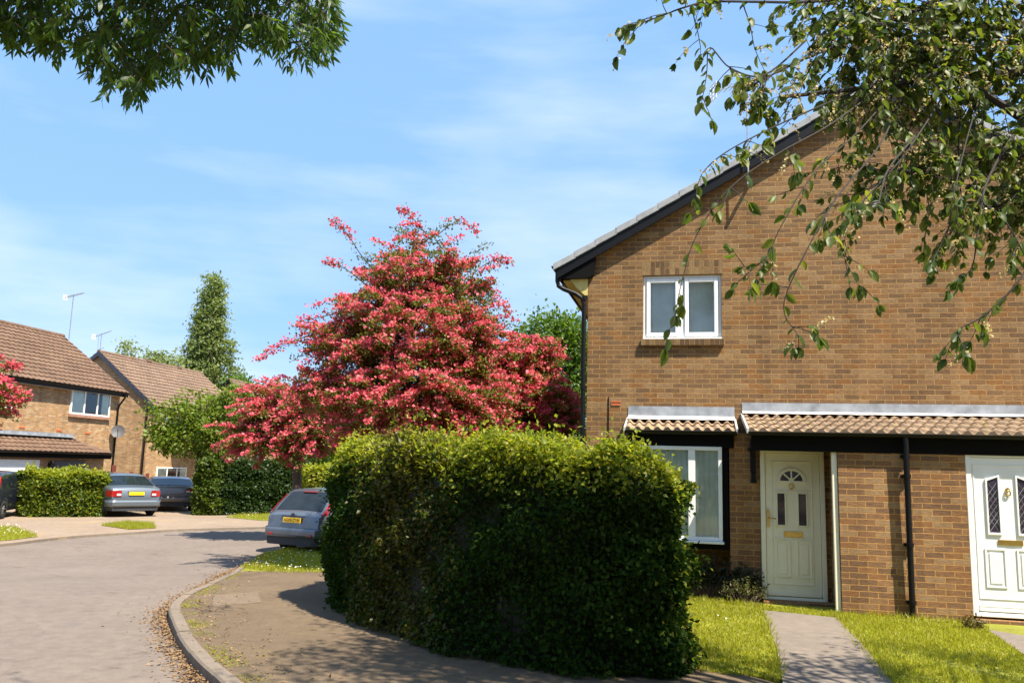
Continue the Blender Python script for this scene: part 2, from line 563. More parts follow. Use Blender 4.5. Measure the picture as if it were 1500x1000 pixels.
def in_poly(pts, poly):
    x, y = pts[:, 0], pts[:, 1]
    ins = np.zeros(len(pts), bool)
    j = len(poly) - 1
    for i in range(len(poly)):
        xi, yi, xj, yj = poly[i][0], poly[i][1], poly[j][0], poly[j][1]
        c = ((yi > y) != (yj > y)) & (x < (xj - xi) * (y - yi) / (yj - yi + 1e-12) + xi)
        ins ^= c
        j = i
    return ins


def sample_poly(poly, n):
    p = np.array([(a[0], a[1]) for a in poly])
    lo, hi = p.min(0), p.max(0)
    out = np.empty((0, 2))
    while len(out) < n:
        q = rng.uniform(lo, hi, (n * 2, 2))
        out = np.vstack([out, q[in_poly(q, poly)]])
    return out[:n]


# ------------------------------------------------------------------ sky, sun
SUN = Vector((0.443, -0.446, 1.0)).normalized()
el = math.asin(SUN.z)
world = bpy.data.worlds.new("World")
scene.world = world
world.use_nodes = True
nt = world.node_tree
bg = nt.nodes["Background"]
sky = N(nt, "ShaderNodeTexSky", sky_type="NISHITA")
sky.sun_disc = False
sky.sun_elevation = el
sky.sun_rotation = math.atan2(SUN.x, SUN.y)
sky.air_density = 1.0
sky.dust_density = 0.35
sky.ozone_density = 1.0
tc = N(nt, "ShaderNodeTexCoord")
mp = N(nt, "ShaderNodeMapping")
mp.inputs["Rotation"].default_value = (0.0, 0.35, 0.5)
mp.inputs["Scale"].default_value = (1.2, 2.2, 7.0)
nt.links.new(tc.outputs["Generated"], mp.inputs[0])
cf = noise(nt, 1.5, 8, mp.outputs[0], 0.55)
mp2 = N(nt, "ShaderNodeMapping")
mp2.inputs["Scale"].default_value = (1.0, 1.0, 2.0)
mp2.inputs["Location"].default_value = (0.3, 0.1, 0.6)
nt.links.new(tc.outputs["Generated"], mp2.inputs[0])
cf2 = noise(nt, 1.7, 4, mp2.outputs[0])
mul = N(nt, "ShaderNodeMath", operation="MULTIPLY")
nt.links.new(cf, mul.inputs[0])
nt.links.new(cf2, mul.inputs[1])
cr = ramp(nt, [(0.21, (0, 0, 0)), (0.42, (0.55, 0.55, 0.55))], mul.outputs[0])
c0 = mix(nt, sky.outputs[0], (2.35, 4.4, 7.9), 0.72)
c = mix(nt, c0, (6.6, 7.2, 8.2), cr.outputs[0])
nt.links.new(c, bg.inputs[0])
bg.inputs[1].default_value = 0.070
sun_d = bpy.data.lights.new("sun", "SUN")
sun_d.energy = 5.0
sun_d.angle = math.radians(0.53)
sun_d.color = (1.0, 0.92, 0.78)
sun = bpy.data.objects.new("sun", sun_d)
COL.objects.link(sun)
sun.rotation_euler = (-SUN).to_track_quat("-Z", "Y").to_euler()
sun.location = SUN * 60
scene.view_settings.view_transform = "Standard"
scene.view_settings.look = "None"
scene.view_settings.exposure = 1.25
scene.view_settings.gamma = 1.0
scene.cycles.max_bounces = 8
scene.cycles.transparent_max_bounces = 12
scene.cycles.use_denoising = True

# ------------------------------------------------------------------ ground
RZ = -0.11                        # road level; footway and lawn at 0


def sheet(name, pts, mat, z=None, thick=0.0, kind="structure"):
    """flat polygon from world points; with thick it becomes a slab going down"""
    bm = bmesh.new()
    # z None: each point keeps its own height; otherwise z above the falling ground
    vs = [bm.verts.new((p[0], p[1], p[2] - gz(p[1]) if z is None else z)) for p in pts]
    bm.edges.ensure_lookup_table()
    es = [bm.edges.new((vs[i], vs[(i + 1) % len(vs)])) for i in range(len(vs))]
    r = bmesh.ops.triangle_fill(bm, use_beauty=True, edges=es)
    for k in range(18):
        bmesh.ops.bisect_plane(bm, geom=bm.verts[:] + bm.edges[:] + bm.faces[:], plane_co=(0, 10.8 + k * 0.4, 0), plane_no=(0, 1, 0))
    for v in bm.verts:
        v.co.z += gz(v.co.y)
    for f in bm.faces:
        f.normal_update()
        if f.normal.z < 0:
            f.normal_flip()
    if thick:
        es = [e for e in bm.edges if e.is_boundary]
        ext = bmesh.ops.extrude_edge_only(bm, edges=es)
        for v in ext["geom"]:
            if isinstance(v, bmesh.types.BMVert):
                v.co.z -= thick
        bmesh.ops.recalc_face_normals(bm, faces=bm.faces)
    me = bpy.data.meshes.new(name)
    bm.to_mesh(me)
    bm.free()
    o = link_mesh(name, me, mat, None)
    if kind:
        o["kind"] = kind
    return o


sheet("ground", [(-900, -300, 0), (900, -300, 0), (900, 1500, 0), (-900, 1500, 0)], M["field"], z=-0.2)


def smooth_line(pts, k=6):
    """Catmull-Rom through Vectors"""
    out = []
    for i in range(len(pts) - 1):
        p0, p1, p2, p3 = pts[max(i - 1, 0)], pts[i], pts[i + 1], pts[min(i + 2, len(pts) - 1)]
        for j in range(k):
            t = j / k
            out.append(0.5 * ((2 * p1) + (p2 - p0) * t + (2 * p0 - 5 * p1 + 4 * p2 - p3) * t * t + (3 * p1 - p0 - 3 * p2 + p3) * t ** 3))
    out.append(pts[-1])
    return out


# inner edge of the near kerb: (px, py, height of its top)
kpx = [(560, 1250, 0), (430, 1080, 0), (352, 1000, 0), (312, 966, 0), (285, 935, 0), (270, 908, 0), (264, 889, 0), (274, 876, -0.02), (303, 860, -0.06), (335, 845, -0.085), (352, 836, -0.09),
       (378, 818, -0.06), (405, 808, -0.04), (470, 800, -0.03), (570, 795, -0.03)]
kin = smooth_line([G(a, b, c) for a, b, c in kpx], 5)
kout = []
for i, p in enumerate(kin):
    t = kin[min(i + 1, len(kin) - 1)] - kin[max(i - 1, 0)]
    t.z = 0
    t.normalize()
    kout.append(p + Vector((-t.y, t.x, 0)) * 0.125)
def resample(line, step):
    out, acc = [line[0]], 0.0
    for p, q in zip(line[:-1], line[1:]):
        L = (q - p).length
        while acc + L >= step:
            t = (step - acc) / L
            p = p.lerp(q, t)
            out.append(p)
            L = (q - p).length
            acc = 0.0
        acc += L
    return out


ki = resample(kin, 0.15)
mb = MB()
lift = [0.012 + 0.006 * math.sin(j * 2.3) for j in range(200)]
for i in range(len(ki) - 1):
    st = i // 6                                     # six pieces to a stone
    a, b = ki[i].copy(), ki[i + 1].copy()
    t = (b - a)
    t.z = 0
    t.normalize()
    w = Vector((-t.y, t.x, 0)) * 0.125
    if i % 6 == 0:
        a += t * 0.006
    if i % 6 == 5:
        b -= t * 0.006
    z = Vector((0, 0, lift[st]))
    ta = ki[min(i + 1, len(ki) - 1)] - ki[max(i - 1, 0)]
    tb_ = ki[min(i + 2, len(ki) - 1)] - ki[i]
    wa = Vector((-ta.y, ta.x, 0)).normalized() * 0.125
    wb = Vector((-tb_.y, tb_.x, 0)).normalized() * 0.125
    d, c2 = a + wa, b + wb
    ch = 0.018
    low = lambda v: Vector((v.x, v.y, gz(v.y) + RZ - 0.06))
    d1, c1 = d - wa * 0.15 + z, c2 - wb * 0.15 + z
    d2, c3 = d + z - Vector((0, 0, ch)), c2 + z - Vector((0, 0, ch))
    mb.poly([a + z, b + z, c1, d1])
    mb.poly([d1, c1, c3, d2])
    mb.poly([d2, c3, low(c2), low(d)])
    mb.poly([low(a), low(b), b + z, a + z])
    if i % 6 == 0:
        mb.poly([a + z, d1, d2, low(d), low(a)])
    if i % 6 == 5:
        mb.poly([b + z, low(b), low(c2), c3, c1])
tag(mb.build("kerb", M["kerb"], None), kind="structure")

iv = kpx.index((352, 836, -0.09)) * 5
pave_front = kin[:iv + 1]
verge_line = kin[iv:]
pav = pave_front + [G(420, 836), G(480, 837), Vector((-1.2, 12.6, gz(12.6))), Vector((0.5, 10.2, 0)), Vector((2.0, 7.75, 0)), G(1140, 1001), Vector((2.6, 5.5, 0)), Vector((2.0, 3.5, 0))]
sheet("pavement", pav, M["paving"])
verge = verge_line + [Vector((-1.0, 16.5, gz(16.5))), Vector((-0.5, 12.8, gz(12.8))), G(480, 837), G(420, 836)]
sheet("verge", verge, M["turf"])
road = [Vector((-60, 3, 0)), Vector((3, 3, 0)), Vector((3, 5, 0))] + kin[2:] + [Vector((6, 18, 0)), Vector((12, 21, 0)), Vector((0, 27, 0)), Vector((-40, 27, 0)), Vector((-60, 20, 0))]
sheet("road", road, M["road"], z=RZ)
# far footway with a low kerb
far_edge = [G(a, b, RZ + 0.05) for a, b in ((-500, 830), (-200, 812), (0, 797), (60, 790), (120, 784), (200, 779), (260, 775), (330, 773), (400, 771), (480, 767), (560, 763), (640, 758))]
far = far_edge + [*[Vector((x_, y_, gz(y_) - 0.05)) for x_, y_ in ((2, 36), (-14, 38), (-50, 38), (-50, 24))]]
sheet("far_pavement", far, M["far_paving"], thick=0.12)
mb = MB()
fl = smooth_line(far_edge, 3)
for i in range(len(fl) - 1):
    a, b = fl[i], fl[i + 1]
    dz = Vector((0, -0.13, 0.012))
    mb.poly([a + Vector((0, 0, 0.012)), b + Vector((0, 0, 0.012)), b + dz, a + dz])
    mb.poly([a + dz, b + dz, Vector((b.x, b.y - 0.13, gz(b.y) + RZ - 0.05)), Vector((a.x, a.y - 0.13, gz(a.y) + RZ - 0.05))])
tag(mb.build("far_kerb", M["kerb"], None), kind="structure")

# lawn and path
lawn = [Vector((-1.2, 12.6, 0)), Vector((0.5, 10.2, 0)), Vector((1.2, 8.2, 0)), G(1000, 975), G(1060, 985), G(1150, 992), G(1500, 1040), Vector((9, 6.0, 0)), Vector((10.5, 11.3, 0)), Vector((1.45, 13.3, 0))]
sheet("lawn", lawn, M["turf"], z=0.006, thick=0.3)
path = [G(1118, 893, 0.016), G(1226, 904, 0.016), G(1262, 940, 0.016), G(1308, 1000, 0.016), G(1400, 1130, 0.016), G(1160, 1110, 0.016), G(1147, 1000, 0.016), G(1138, 950, 0.016)]
sheet("path", path, M["path"], thick=0.05)
path2 = [G(1445, 921, 0.016), G(1500, 930, 0.016), G(1700, 955, 0.016), G(1760, 1100, 0.016), G(1620, 1040, 0.016), G(1500, 958, 0.016)]
sheet("side_path", path2, M["path"], thick=0.05)
# flat service cover set in the footway
mb = MB()
cov = [G(312, 872, 0), G(377, 867, 0), G(383, 882, 0), G(311, 888, 0)]
mb.slab([p + Vector((0, 0, -0.03)) for p in cov], (0, 0, 0.038))
tag(mb.build("footway_slab", M["concrete"], None), kind="structure")


def grass_on(name, poly, n, h, holes=(), zb=0.006, kind="stuff", keep=None):
    q = sample_poly(poly, n)
    for hpoly in holes:
        q = q[~in_poly(q, hpoly)]
    if keep is not None:
        q = q[keep(q)]
    k = len(q)
    C = np.column_stack([q, zb + np.array([gz(v) for v in q[:, 1]])])
    D = rng.normal(size=(k, 3)) * 0.45 + np.array([0, 0, 1])
    tuft = 0.75 + 0.5 * np.sin(q[:, 0] * 5.1 + np.sin(q[:, 1] * 3.3) * 2) * np.sin(q[:, 1] * 4.3)
    o = leaf_cloud(name, M["grass"], None, C, D, rdir(k), h * rng.uniform(0.5, 1.25, k) * (0.8 + 0.4 * tuft), rng.uniform(0.006, 0.012, k), "blade")
    o["kind"] = kind
    return o


lawn_vis = [Vector((0.9, 12.2, 0)), Vector((0.6, 10.2, 0)), Vector((1.2, 8.2, 0)), G(1000, 978), G(1060, 988), G(1150, 996), G(1520, 1050), Vector((7.4, 7.6, 0)), G(1500, 958), G(1445, 919), G(1330, 909), G(1228, 898), G(1118, 888), G(1015, 876)]
def worn(q):
    f = np.sin(q[:, 0] * 2.3 + 1.3 * np.sin(q[:, 1] * 1.7)) * np.sin(q[:, 1] * 2.9 + np.sin(q[:, 0] * 3.1)) + 0.4 * np.sin(q[:, 0] * 7 + q[:, 1] * 5)
    return rng.uniform(size=len(q)) < np.clip(1.0 - 0.75 * np.clip(f - 0.35, 0, 1), 0.2, 1)


grass_on("lawn_grass", lawn_vis, 82000, 0.040, [path, path2], keep=worn)
vg = verge_line + [Vector((-1.0, 16.5, 0)), Vector((-0.5, 12.8, 0)), G(480, 838), G(420, 838)]
grass_on("verge_grass", vg, 26000, 0.085, zb=-0.03)
# rougher tufts where the lawn meets walls and path
edge_pts = []
for a, b in (((1226, 897), (1335, 908)), ((1335, 908), (1440, 917)), ((1118, 893), (1147, 1000)), ((1226, 904), (1308, 1000)), ((1016, 880), (1118, 890))):
    p, q2 = G(*a), G(*b)
    for t in rng.uniform(0, 1, 260):
        v = p.lerp(q2, t)
        edge_pts.append((v.x + rng.normal() * 0.03, v.y + rng.normal() * 0.04, 0.0))
E_ = np.array(edge_pts)
o = leaf_cloud("edge_grass", M["grass"], None, E_, rng.normal(size=E_.shape) * 0.5 + np.array([0, 0, 1]), rdir(len(E_)), rng.uniform(0.05, 0.12, len(E_)), 0.010, "blade")
o["kind"] = "stuff"
far_patches = ([G(-60, 770, -0.05), G(20, 772, -0.05), G(56, 785, -0.05), G(20, 790, -0.05), G(-60, 796, -0.05)],
               [G(148, 769, -0.05), G(185, 765, -0.05), G(224, 767, -0.05), G(228, 773, -0.05), G(190, 775, -0.05)],
               [G(330, 757, -0.05), G(395, 749, -0.05), G(430, 748, -0.05), G(430, 762, -0.05), G(385, 762, -0.05)])
for poly in far_patches:
    sheet("grass_patch", poly, M["turf"], z=-0.046)
    o = grass_on("patch_grass", poly, 5200, 0.10, zb=-0.05)
# daisies
dl = sample_poly(lawn_vis, 8)
dl = dl[~in_poly(dl, path) & ~in_poly(dl, path2)]
q = np.vstack([sample_poly(vg[:], 420), sample_poly(far_patches[0], 130), sample_poly(far_patches[2], 120), dl])
zz = np.concatenate([np.full(420, 0.055), np.full(250, 0.07), np.full(len(dl), 0.045)])
k = len(q)
o = leaf_cloud("daisies", M["daisy"], None, np.column_stack([q, zz + np.array([gz(v) for v in q[:, 1]])]), rdir(k) * np.array([1, 1, 0.2]), rdir(k) * 0.4 + np.array([0, -0.5, 0.8]), 0.016, 0.016, "petal")
o["kind"] = "stuff"
# fallen leaves drifted against the kerb and spilled on the road
lit = []
for i in range(3400):
    t = rng.uniform(8, iv + 2)
    a = kout[int(t)]
    b = kout[min(int(t) + 1, len(kout) - 1)]
    p = a.lerp(b, t - int(t))
    q2 = kin[int(t)]
    w = (p - q2)
    w.z = 0
    w.normalize()
    d = abs(rng.normal()) * (0.12 if rng.uniform() < 0.93 else 0.3) + 0.01
    lit.append((p.x + w.x * d, p.y + w.y * d, gz(p.y) + RZ + 0.004 + max(0, 0.05 - d * 0.25) * rng.uniform(0, 1)))
for i in range(500):
    t = rng.uniform(10, iv)
    p = kin[int(t)]
    lit.append((p.x + abs(rng.normal()) * 0.4, p.y + rng.normal() * 0.1, 0.012))
LT = np.array(lit)
k = len(LT)
o = leaf_cloud("leaf_litter", M["litter"], None, LT, rdir(k) * np.array([1, 1, 0.25]), rdir(k) * 0.5 + np.array([0, 0, 1]), rng.uniform(0.02, 0.05, k), rng.uniform(0.012, 0.028, k), "rhomb")
o["kind"] = "stuff"
# moss growing along the back of the kerb
ms_ = []
for i in range(2600):
    t = rng.uniform(10, iv - 1)
    p = kin[int(t)].lerp(kin[int(t) + 1], t - int(t))
    if math.sin(t * 1.9) + math.sin(t * 0.83 + 1) < -0.1:
        continue
    ms_.append((p.x + 0.02 + abs(rng.normal()) * 0.12, p.y + 0.02 + rng.normal() * 0.03, p.z + 0.004))
MS = np.array(ms_)
o = leaf_cloud("moss", M["grass"], None, MS, rng.normal(size=MS.shape) * 0.7 + np.array([0, 0, 0.6]), rdir(len(MS)), 0.022, 0.008, "blade")
o["kind"] = "stuff"

# ------------------------------------------------------------------ building helpers
def tile_roof(mb, p0, U, S, Lu, Ls, course=0.34, period=0.3, amp=0.02, lift=0.035, seg=6):
    """interlocking tiles: rolls across U, stepped courses up S"""
    p0, U, S = Vector(p0), Vector(U).normalized(), Vector(S).normalized()
    Nn = U.cross(S)
    if Nn.z < 0:
        Nn = -Nn
    nu = max(2, int(round(Lu / period)) * seg)
    ns = max(1, int(round(Ls / course)))
    e = Ls / ns
    for i in range(ns):
        rows = [(i * e, 0.0), (i * e, lift), ((i + 1) * e + 0.02, 0.004)]
        if i == ns - 1:
            rows[-1] = (Ls, 0.004)
        n0 = len(mb.v)
        for s_, h in rows:
            for k in range(nu + 1):
                u = Lu * k / nu
                ph = (k % seg) / seg
                w = amp * (math.sin(2 * math.pi * ph) * 0.6 + (1 if ph < 0.5 else 0) * 0.4)
                mb.v.append(tuple(p0 + U * u + S * s_ + Nn * (h + (w if h > 0.001 else 0))))
        for r in range(len(rows) - 1):
            for k in range(nu):
                a = n0 + r * (nu + 1) + k
                mb.f.append((a, a + 1, a + nu + 2, a + nu + 1))


def bars(mb, x0, x1, z0, z1, y0, y1, t, mull=(), tb=None, mw=None):
    """rectangular frame of four bars, with vertical bars at the fractions in mull"""
    tb = tb or t
    mw = mw or t
    mb.box(x0, x0 + t, y0, y1, z0, z1)
    mb.box(x1 - t, x1, y0, y1, z0, z1)
    mb.box(x0 + t, x1 - t, y0, y1, z0, z0 + tb)
    mb.box(x0 + t, x1 - t, y0, y1, z1 - tb, z1)
    for f in mull:
        c = x0 + (x1 - x0) * f
        mb.box(c - mw / 2, c + mw / 2, y0 + 0.003, y1, z0 + tb, z1 - tb)


def pleats(mb, x0, x1, z0, z1, y, amp=0.02, period=0.09):
    n = max(8, int((x1 - x0) / period * 8))
    ph = random.uniform(0, 6)
    n0 = len(mb.v)
    for k in range(n + 1):
        x = x0 + (x1 - x0) * k / n
        dy = amp * math.sin(2 * math.pi * (x - x0) / period + ph + 0.8 * math.sin(x * 9))
        mb.v += [(x, y + dy, z0), (x, y + dy * 0.8, z1)]
    for k in range(n):
        a = n0 + 2 * k
        mb.f.append((a, a + 2, a + 3, a + 1))


def far_window(root, x0, x1, z0, z1, lights=3, y=0.0, axis="x", sill=True, backing="mix"):
    """window set on a wall plane; the wall faces -y (axis x) or -x (axis y)"""
    def T(mb):
        if axis == "y":
            mb.v = [(b, -a, c2) for a, b, c2 in mb.v]
        return mb
    b = MB()
    bars(b, x0, x1, z0, z1, y - 0.07, y - 0.002, 0.07, [i / lights for i in range(1, lights)], mw=0.08)
    w = T(b).build("window", M["upvc"], root)
    b = MB()
    b.box(x0 + 0.06, x1 - 0.06, y - 0.012, y - 0.004, z0 + 0.06, z1 - 0.06)
    T(b).build("interior", M["dark_room"], w)
    wd = (x1 - x0) / lights
    for xa, xb in ((x0 + 0.06, x0 + wd * 0.95), (x1 - wd * 0.62, x1 - 0.06)):
        b = MB()
        pleats(b, xa, xb, z0 + 0.06, z1 - 0.06, y - 0.024, 0.006)
        T(b).build("curtain", M["curtain"], w, True)
    b = MB()
    b.poly([(x0 + 0.06, y - 0.04, z0 + 0.06), (x1 - 0.06, y - 0.04, z0 + 0.06), (x1 - 0.06, y - 0.04, z1 - 0.06), (x0 + 0.06, y - 0.04, z1 - 0.06)])
    T(b).build("pane", M["glass"], w, fix=False)
    if sill:
        b = MB()
        b.box(x0 - 0.05, x1 + 0.05, y - 0.12, y - 0.003, z0 - 0.13, z0 - 0.004)
        T(b).build("sill", M["sill_tile"], w)
    return w


# ------------------------------------------------------------------ the brick house close by
TH = math.radians(12.5)
H = thing("brick_house", "near brown brick gable house with two white front doors under a tiled canopy", "house", (1.5, 12.88, 0), -TH)
RS = 0.566                        # roof slope
UR = 4.10                         # ridge


def rz(u):
    return 5.00 + RS * ((u if u < UR else 2 * UR - u) + 0.8)


UE = 2 * UR + 0.31
# gable wall with the opening of the upper window
WX0, WX1, WZ0, WZ1 = 0.557, 1.755, 3.756, 4.775
mb = MB()
us = [-0.31, WX0, WX1, UR, UE]
for a, b2 in zip(us[:-1], us[1:]):
    top = lambda u: rz(u) - 0.17
    if a == WX0:
        mb.poly([(a, 0, -0.5), (b2, 0, -0.5), (b2, 0, WZ0), (a, 0, WZ0)])
        mb.poly([(a, 0, WZ1), (b2, 0, WZ1), (b2, 0, top(b2)), (a, 0, top(a))])
        for (xa, za), (xb, zb) in (((WX0, WZ0), (WX0, WZ1)), ((WX1, WZ0), (WX1, WZ1)), ((WX0, WZ1), (WX1, WZ1)), ((WX0, WZ0), (WX1, WZ0))):
            mb.poly([(xa, 0, za), (xb, 0, zb), (xb, 0.2, zb), (xa, 0.2, za)])
    else:
        mb.poly([(a, 0, -0.5), (b2, 0, -0.5), (b2, 0, top(b2)), (a, 0, top(a))])
DEP = 8.2
mb.poly([(-0.31, 0, -0.5), (-0.31, DEP, -0.5), (-0.31, DEP, rz(-0.31) - 0.17), (-0.31, 0, rz(-0.31) - 0.17)])
mb.poly([(UE, 0, -0.5), (UE, DEP, -0.5), (UE, DEP, rz(UE) - 0.17), (UE, 0, rz(UE) - 0.17)])
mb.poly([(-0.31, DEP, -0.5), (UE, DEP, -0.5), (UE, DEP, rz(UE) - 0.17), (UR, DEP, rz(UR) - 0.17), (-0.31, DEP, rz(-0.31) - 0.17)])
mb.build("wall", M["brick"], H, fix=False)
mb = MB()
mb.slab([(WX0 - 0.02, -0.0025, WZ1 + 0.003), (WX1 + 0.02, -0.0025, WZ1 + 0.003), (WX1 + 0.02, -0.0025, WZ1 + 0.222), (WX0 - 0.02, -0.0025, WZ1 + 0.222)], (0, 0.012, 0))
mb.build("soldier_course", M["soldier"], H)
# roof: deck, tiles, verge, barge boards
sl = Vector((1, 0, RS)).normalized()
mb = MB()
for sg in (1, -1):
    e0 = -0.82 if sg == 1 else 2 * UR + 0.82
    pts = [(e0, -0.10, rz(-0.82) - 0.10), (UR, -0.10, rz(UR) - 0.10), (UR, DEP + 0.1, rz(UR) - 0.10), (e0, DEP + 0.1, rz(-0.82) - 0.10)]
    mb.slab(pts, (0, 0, 0.05))
roof = mb.build("roof", M["black_wood"], H)
mb = MB()
Lr = math.hypot(UR + 0.82, RS * (UR + 0.82))
tile_roof(mb, (-0.82, 0.0, rz(-0.82) - 0.045), (0, 1, 0), sl, DEP, Lr)
tile_roof(mb, (2 * UR + 0.82, 0.0, rz(-0.82) - 0.045), (0, 1, 0), (-sl.x, 0, sl.z), DEP, Lr)
mb.build("tiles", M["grey_tile"], roof, True)
mb = MB()
for sg in (1, -1):
    n = 15
    for i in range(n):
        s0 = Lr * i / n
        s1 = Lr * (i + 1) / n + 0.035
        def pt(s_, h):
            u = -0.86 + sl.x * s_
            z = rz(-0.86) + sl.z * s_ + h
            return ((u if sg == 1 else 2 * UR - u), -0.165, z)
        a, b2 = pt(s0, -0.105), pt(min(s1, Lr + 0.05), -0.118)
        c2, d = pt(min(s1, Lr + 0.05), -0.014), pt(s0, 0.006)
        mb.slab([a, b2, c2, d], (0, 0.2, 0))
mb.build("verge_tiles", M["grey_tile"], roof, bevel=0.006)
for sg in (1, -1):
    def q(u, h):
        return ((u if sg == 1 else 2 * UR - u), -0.135, 5.00 + RS * (u + 0.8) + h)
    mb = MB()
    mb.slab([q(-0.80, -0.27), q(UR, -0.30), q(UR, -0.11), q(-0.80, -0.11)], (0, 0.03, 0))
    mb.build("barge_board", M["black"], roof)
mb = MB()
mb.slab([(-0.74, -0.104, 4.735), (-0.315, -0.104, 4.735), (-0.22, -0.104, 4.78), (-0.19, -0.104, 5.06), (-0.74, -0.104, 4.80)], (0, 0.09, 0))
mb.build("eave_box", M["black_wood"], roof)
mb = MB()
mb.slab([(-0.60, -0.03, 4.735), (-0.318, -0.03, 4.735), (-0.318, -0.03, 4.47), (-0.36, -0.03, 4.47), (-0.50, -0.03, 4.60)], (0, 0.05, 0))
mb.box(-0.72, -0.318, 0.02, DEP, 4.715, 4.733)
mb.build("soffit", M["cream_board"], roof)
mb = MB()
mb.box(-0.765, -0.742, -0.1, DEP, 4.70, 4.93)
mb.build("fascia", M["black"], roof)


def gutter(mb, p0, p1, out, r=0.055):
    p0, p1, out = Vector(p0), Vector(p1), Vector(out).normalized()
    for e, rr2 in ((0, r), (1, r * 0.86)):
        n0 = len(mb.v)
        for p in (p0, p1):
            for k in range(9):
                a = math.pi * k / 8
                mb.v.append(tuple(p + out * (math.cos(a) * rr2) - Vector((0, 0, 1)) * (math.sin(a) * rr2)))
        for k in range(8):
            mb.f.append((n0 + k, n0 + k + 1, n0 + 10 + k, n0 + 9 + k))
    for p in (p0, p1):
        mb.poly([p + out * (math.cos(math.pi * k / 8) * r) - Vector((0, 0, 1)) * (math.sin(math.pi * k / 8) * r) for k in range(9)])


mb = MB()
gutter(mb, (-0.83, -0.16, 4.93), (-0.83, DEP, 4.93), (-1, 0, 0), 0.062)
mb.build("gutter", M["black"], H, True, fix=False)
mb = MB()
mb.tube([(-0.80, -0.07, 4.90), (-0.80, -0.07, 4.70), (-0.78, -0.07, 4.62), (-0.70, -0.065, 4.57), (-0.50, -0.05, 4.49), (-0.40, -0.045, 4.42), (-0.37, -0.045, 4.32), (-0.365, -0.045, 2.0), (-0.365, -0.045, -0.2)], 0.036, 10)
for z in (4.60, 4.42, 3.0, 1.4):
    mb.tube([(-0.365 if z < 4.5 else -0.70, -0.045, z - 0.03), (-0.365 if z < 4.5 else -0.70, -0.045, z + 0.03)], 0.044, 10)
mb.build("downpipe", M["black"], H, True)
# upper window
b = MB()
yb = 0.05
bars(b, WX0, WX1, WZ0, WZ1, yb, yb + 0.08, 0.045, [0.5], mw=0.075)
win = b.build("window", M["upvc"], H, bevel=0.006)
xm = (WX0 + WX1) / 2
for a, b2 in ((WX0 + 0.05, xm - 0.04), (xm + 0.04, WX1 - 0.05)):
    s_ = MB()
    bars(s_, a, b2, WZ0 + 0.05, WZ1 - 0.05, yb - 0.018, yb + 0.05, 0.062)
    s_.build("sash", M["upvc"], win, bevel=0.008)
    g = MB()
    g.poly([(a + 0.05, yb + 0.012, WZ0 + 0.1), (b2 - 0.05, yb + 0.012, WZ0 + 0.1), (b2 - 0.05, yb + 0.012, WZ1 - 0.1), (a + 0.05, yb + 0.012, WZ1 - 0.1)])
    g.build("pane", M["glass"], win, fix=False)
s_ = MB()
pleats(s_, WX0 + 0.03, WX1 - 0.03, WZ0 + 0.02, WZ1 - 0.02, yb + 0.13, 0.012, 0.17)
s_.build("curtain", M["net"], win, True)
s_ = MB()
s_.box(WX0 - 0.03, WX1 + 0.03, -0.062, 0.06, WZ0 - 0.105, WZ0 - 0.002)
s_.build("sill", M["soldier"], win, bevel=0.006)
s_ = MB()
s_.box(WX0 + 0.002, WX1 - 0.002, -0.035, yb, WZ0, WZ0 + 0.022)
s_.build("ledge", M["upvc"], win)
# small fittings of the gable wall
mb = MB()
mb.box(0.075, 0.215, -0.012, 0.01, 2.722, 2.742)
mb.box(0.075, 0.215, -0.012, 0.01, 2.775, 2.79)
for i in range(8):
    x = 0.075 + i * 0.02
    mb.box(x, x + 0.006 if i < 7 else 0.215, -0.010, 0.01, 2.742, 2.775)
mb.build("air_brick", M["clay"], H)
mb = MB()
mb.tube([(0.035, -0.012, 2.86), (0.035, -0.014, 2.4), (0.03, -0.012, 1.2), (0.03, -0.012, 0.3)], 0.007, 5)
mb.build("cable", M["black"], H, True)
# porch: narrow wall beside the door, deep pier, wall past the second door
DN = 0.55
mb = MB()
mb.box(1.82, 2.238, -0.52, -0.002, -0.15, 2.30)
mb.box(2.238, 3.158, -DN + 0.06, -0.003, -0.15, 2.30)
mb.box(3.098, 3.158, -DN + 0.02, -DN + 0.058, -0.15, 2.30)
mb.box(3.160, 4.680, -1.33, -0.002, -0.15, 2.28)
mb.box(5.635, 7.4, -1.33, -0.002, -0.15, 2.28)
mb.box(4.682, 5.633, -1.20, -0.004, -0.15, 2.28)
mb.build("porch_wall", M["porch_brick"], H)
mb = MB()
mb.box(3.088, 3.155, -1.30, -1.23, 0.02, 2.2)
mb.build("corner_post", M["cream"], H, bevel=0.006)
mb = MB()
mb.box(2.108, 2.182, -0.585, -0.523, 1.74, 2.2)
mb.box(2.116, 2.174, -0.62, -0.522, 1.66, 1.738)
mb.disc((2.145, -0.60, 1.66), (0, 0, -1), 0.045, 0.06, 12)
mb.build("porch_lamp", M["black"], H, bevel=0.008)
# door step
mb = MB()
mb.box(2.24, 3.165, -0.80, -DN - 0.03, -0.1, 0.035)
mb.build("door_step", M["porch_brick"], H, bevel=0.01)


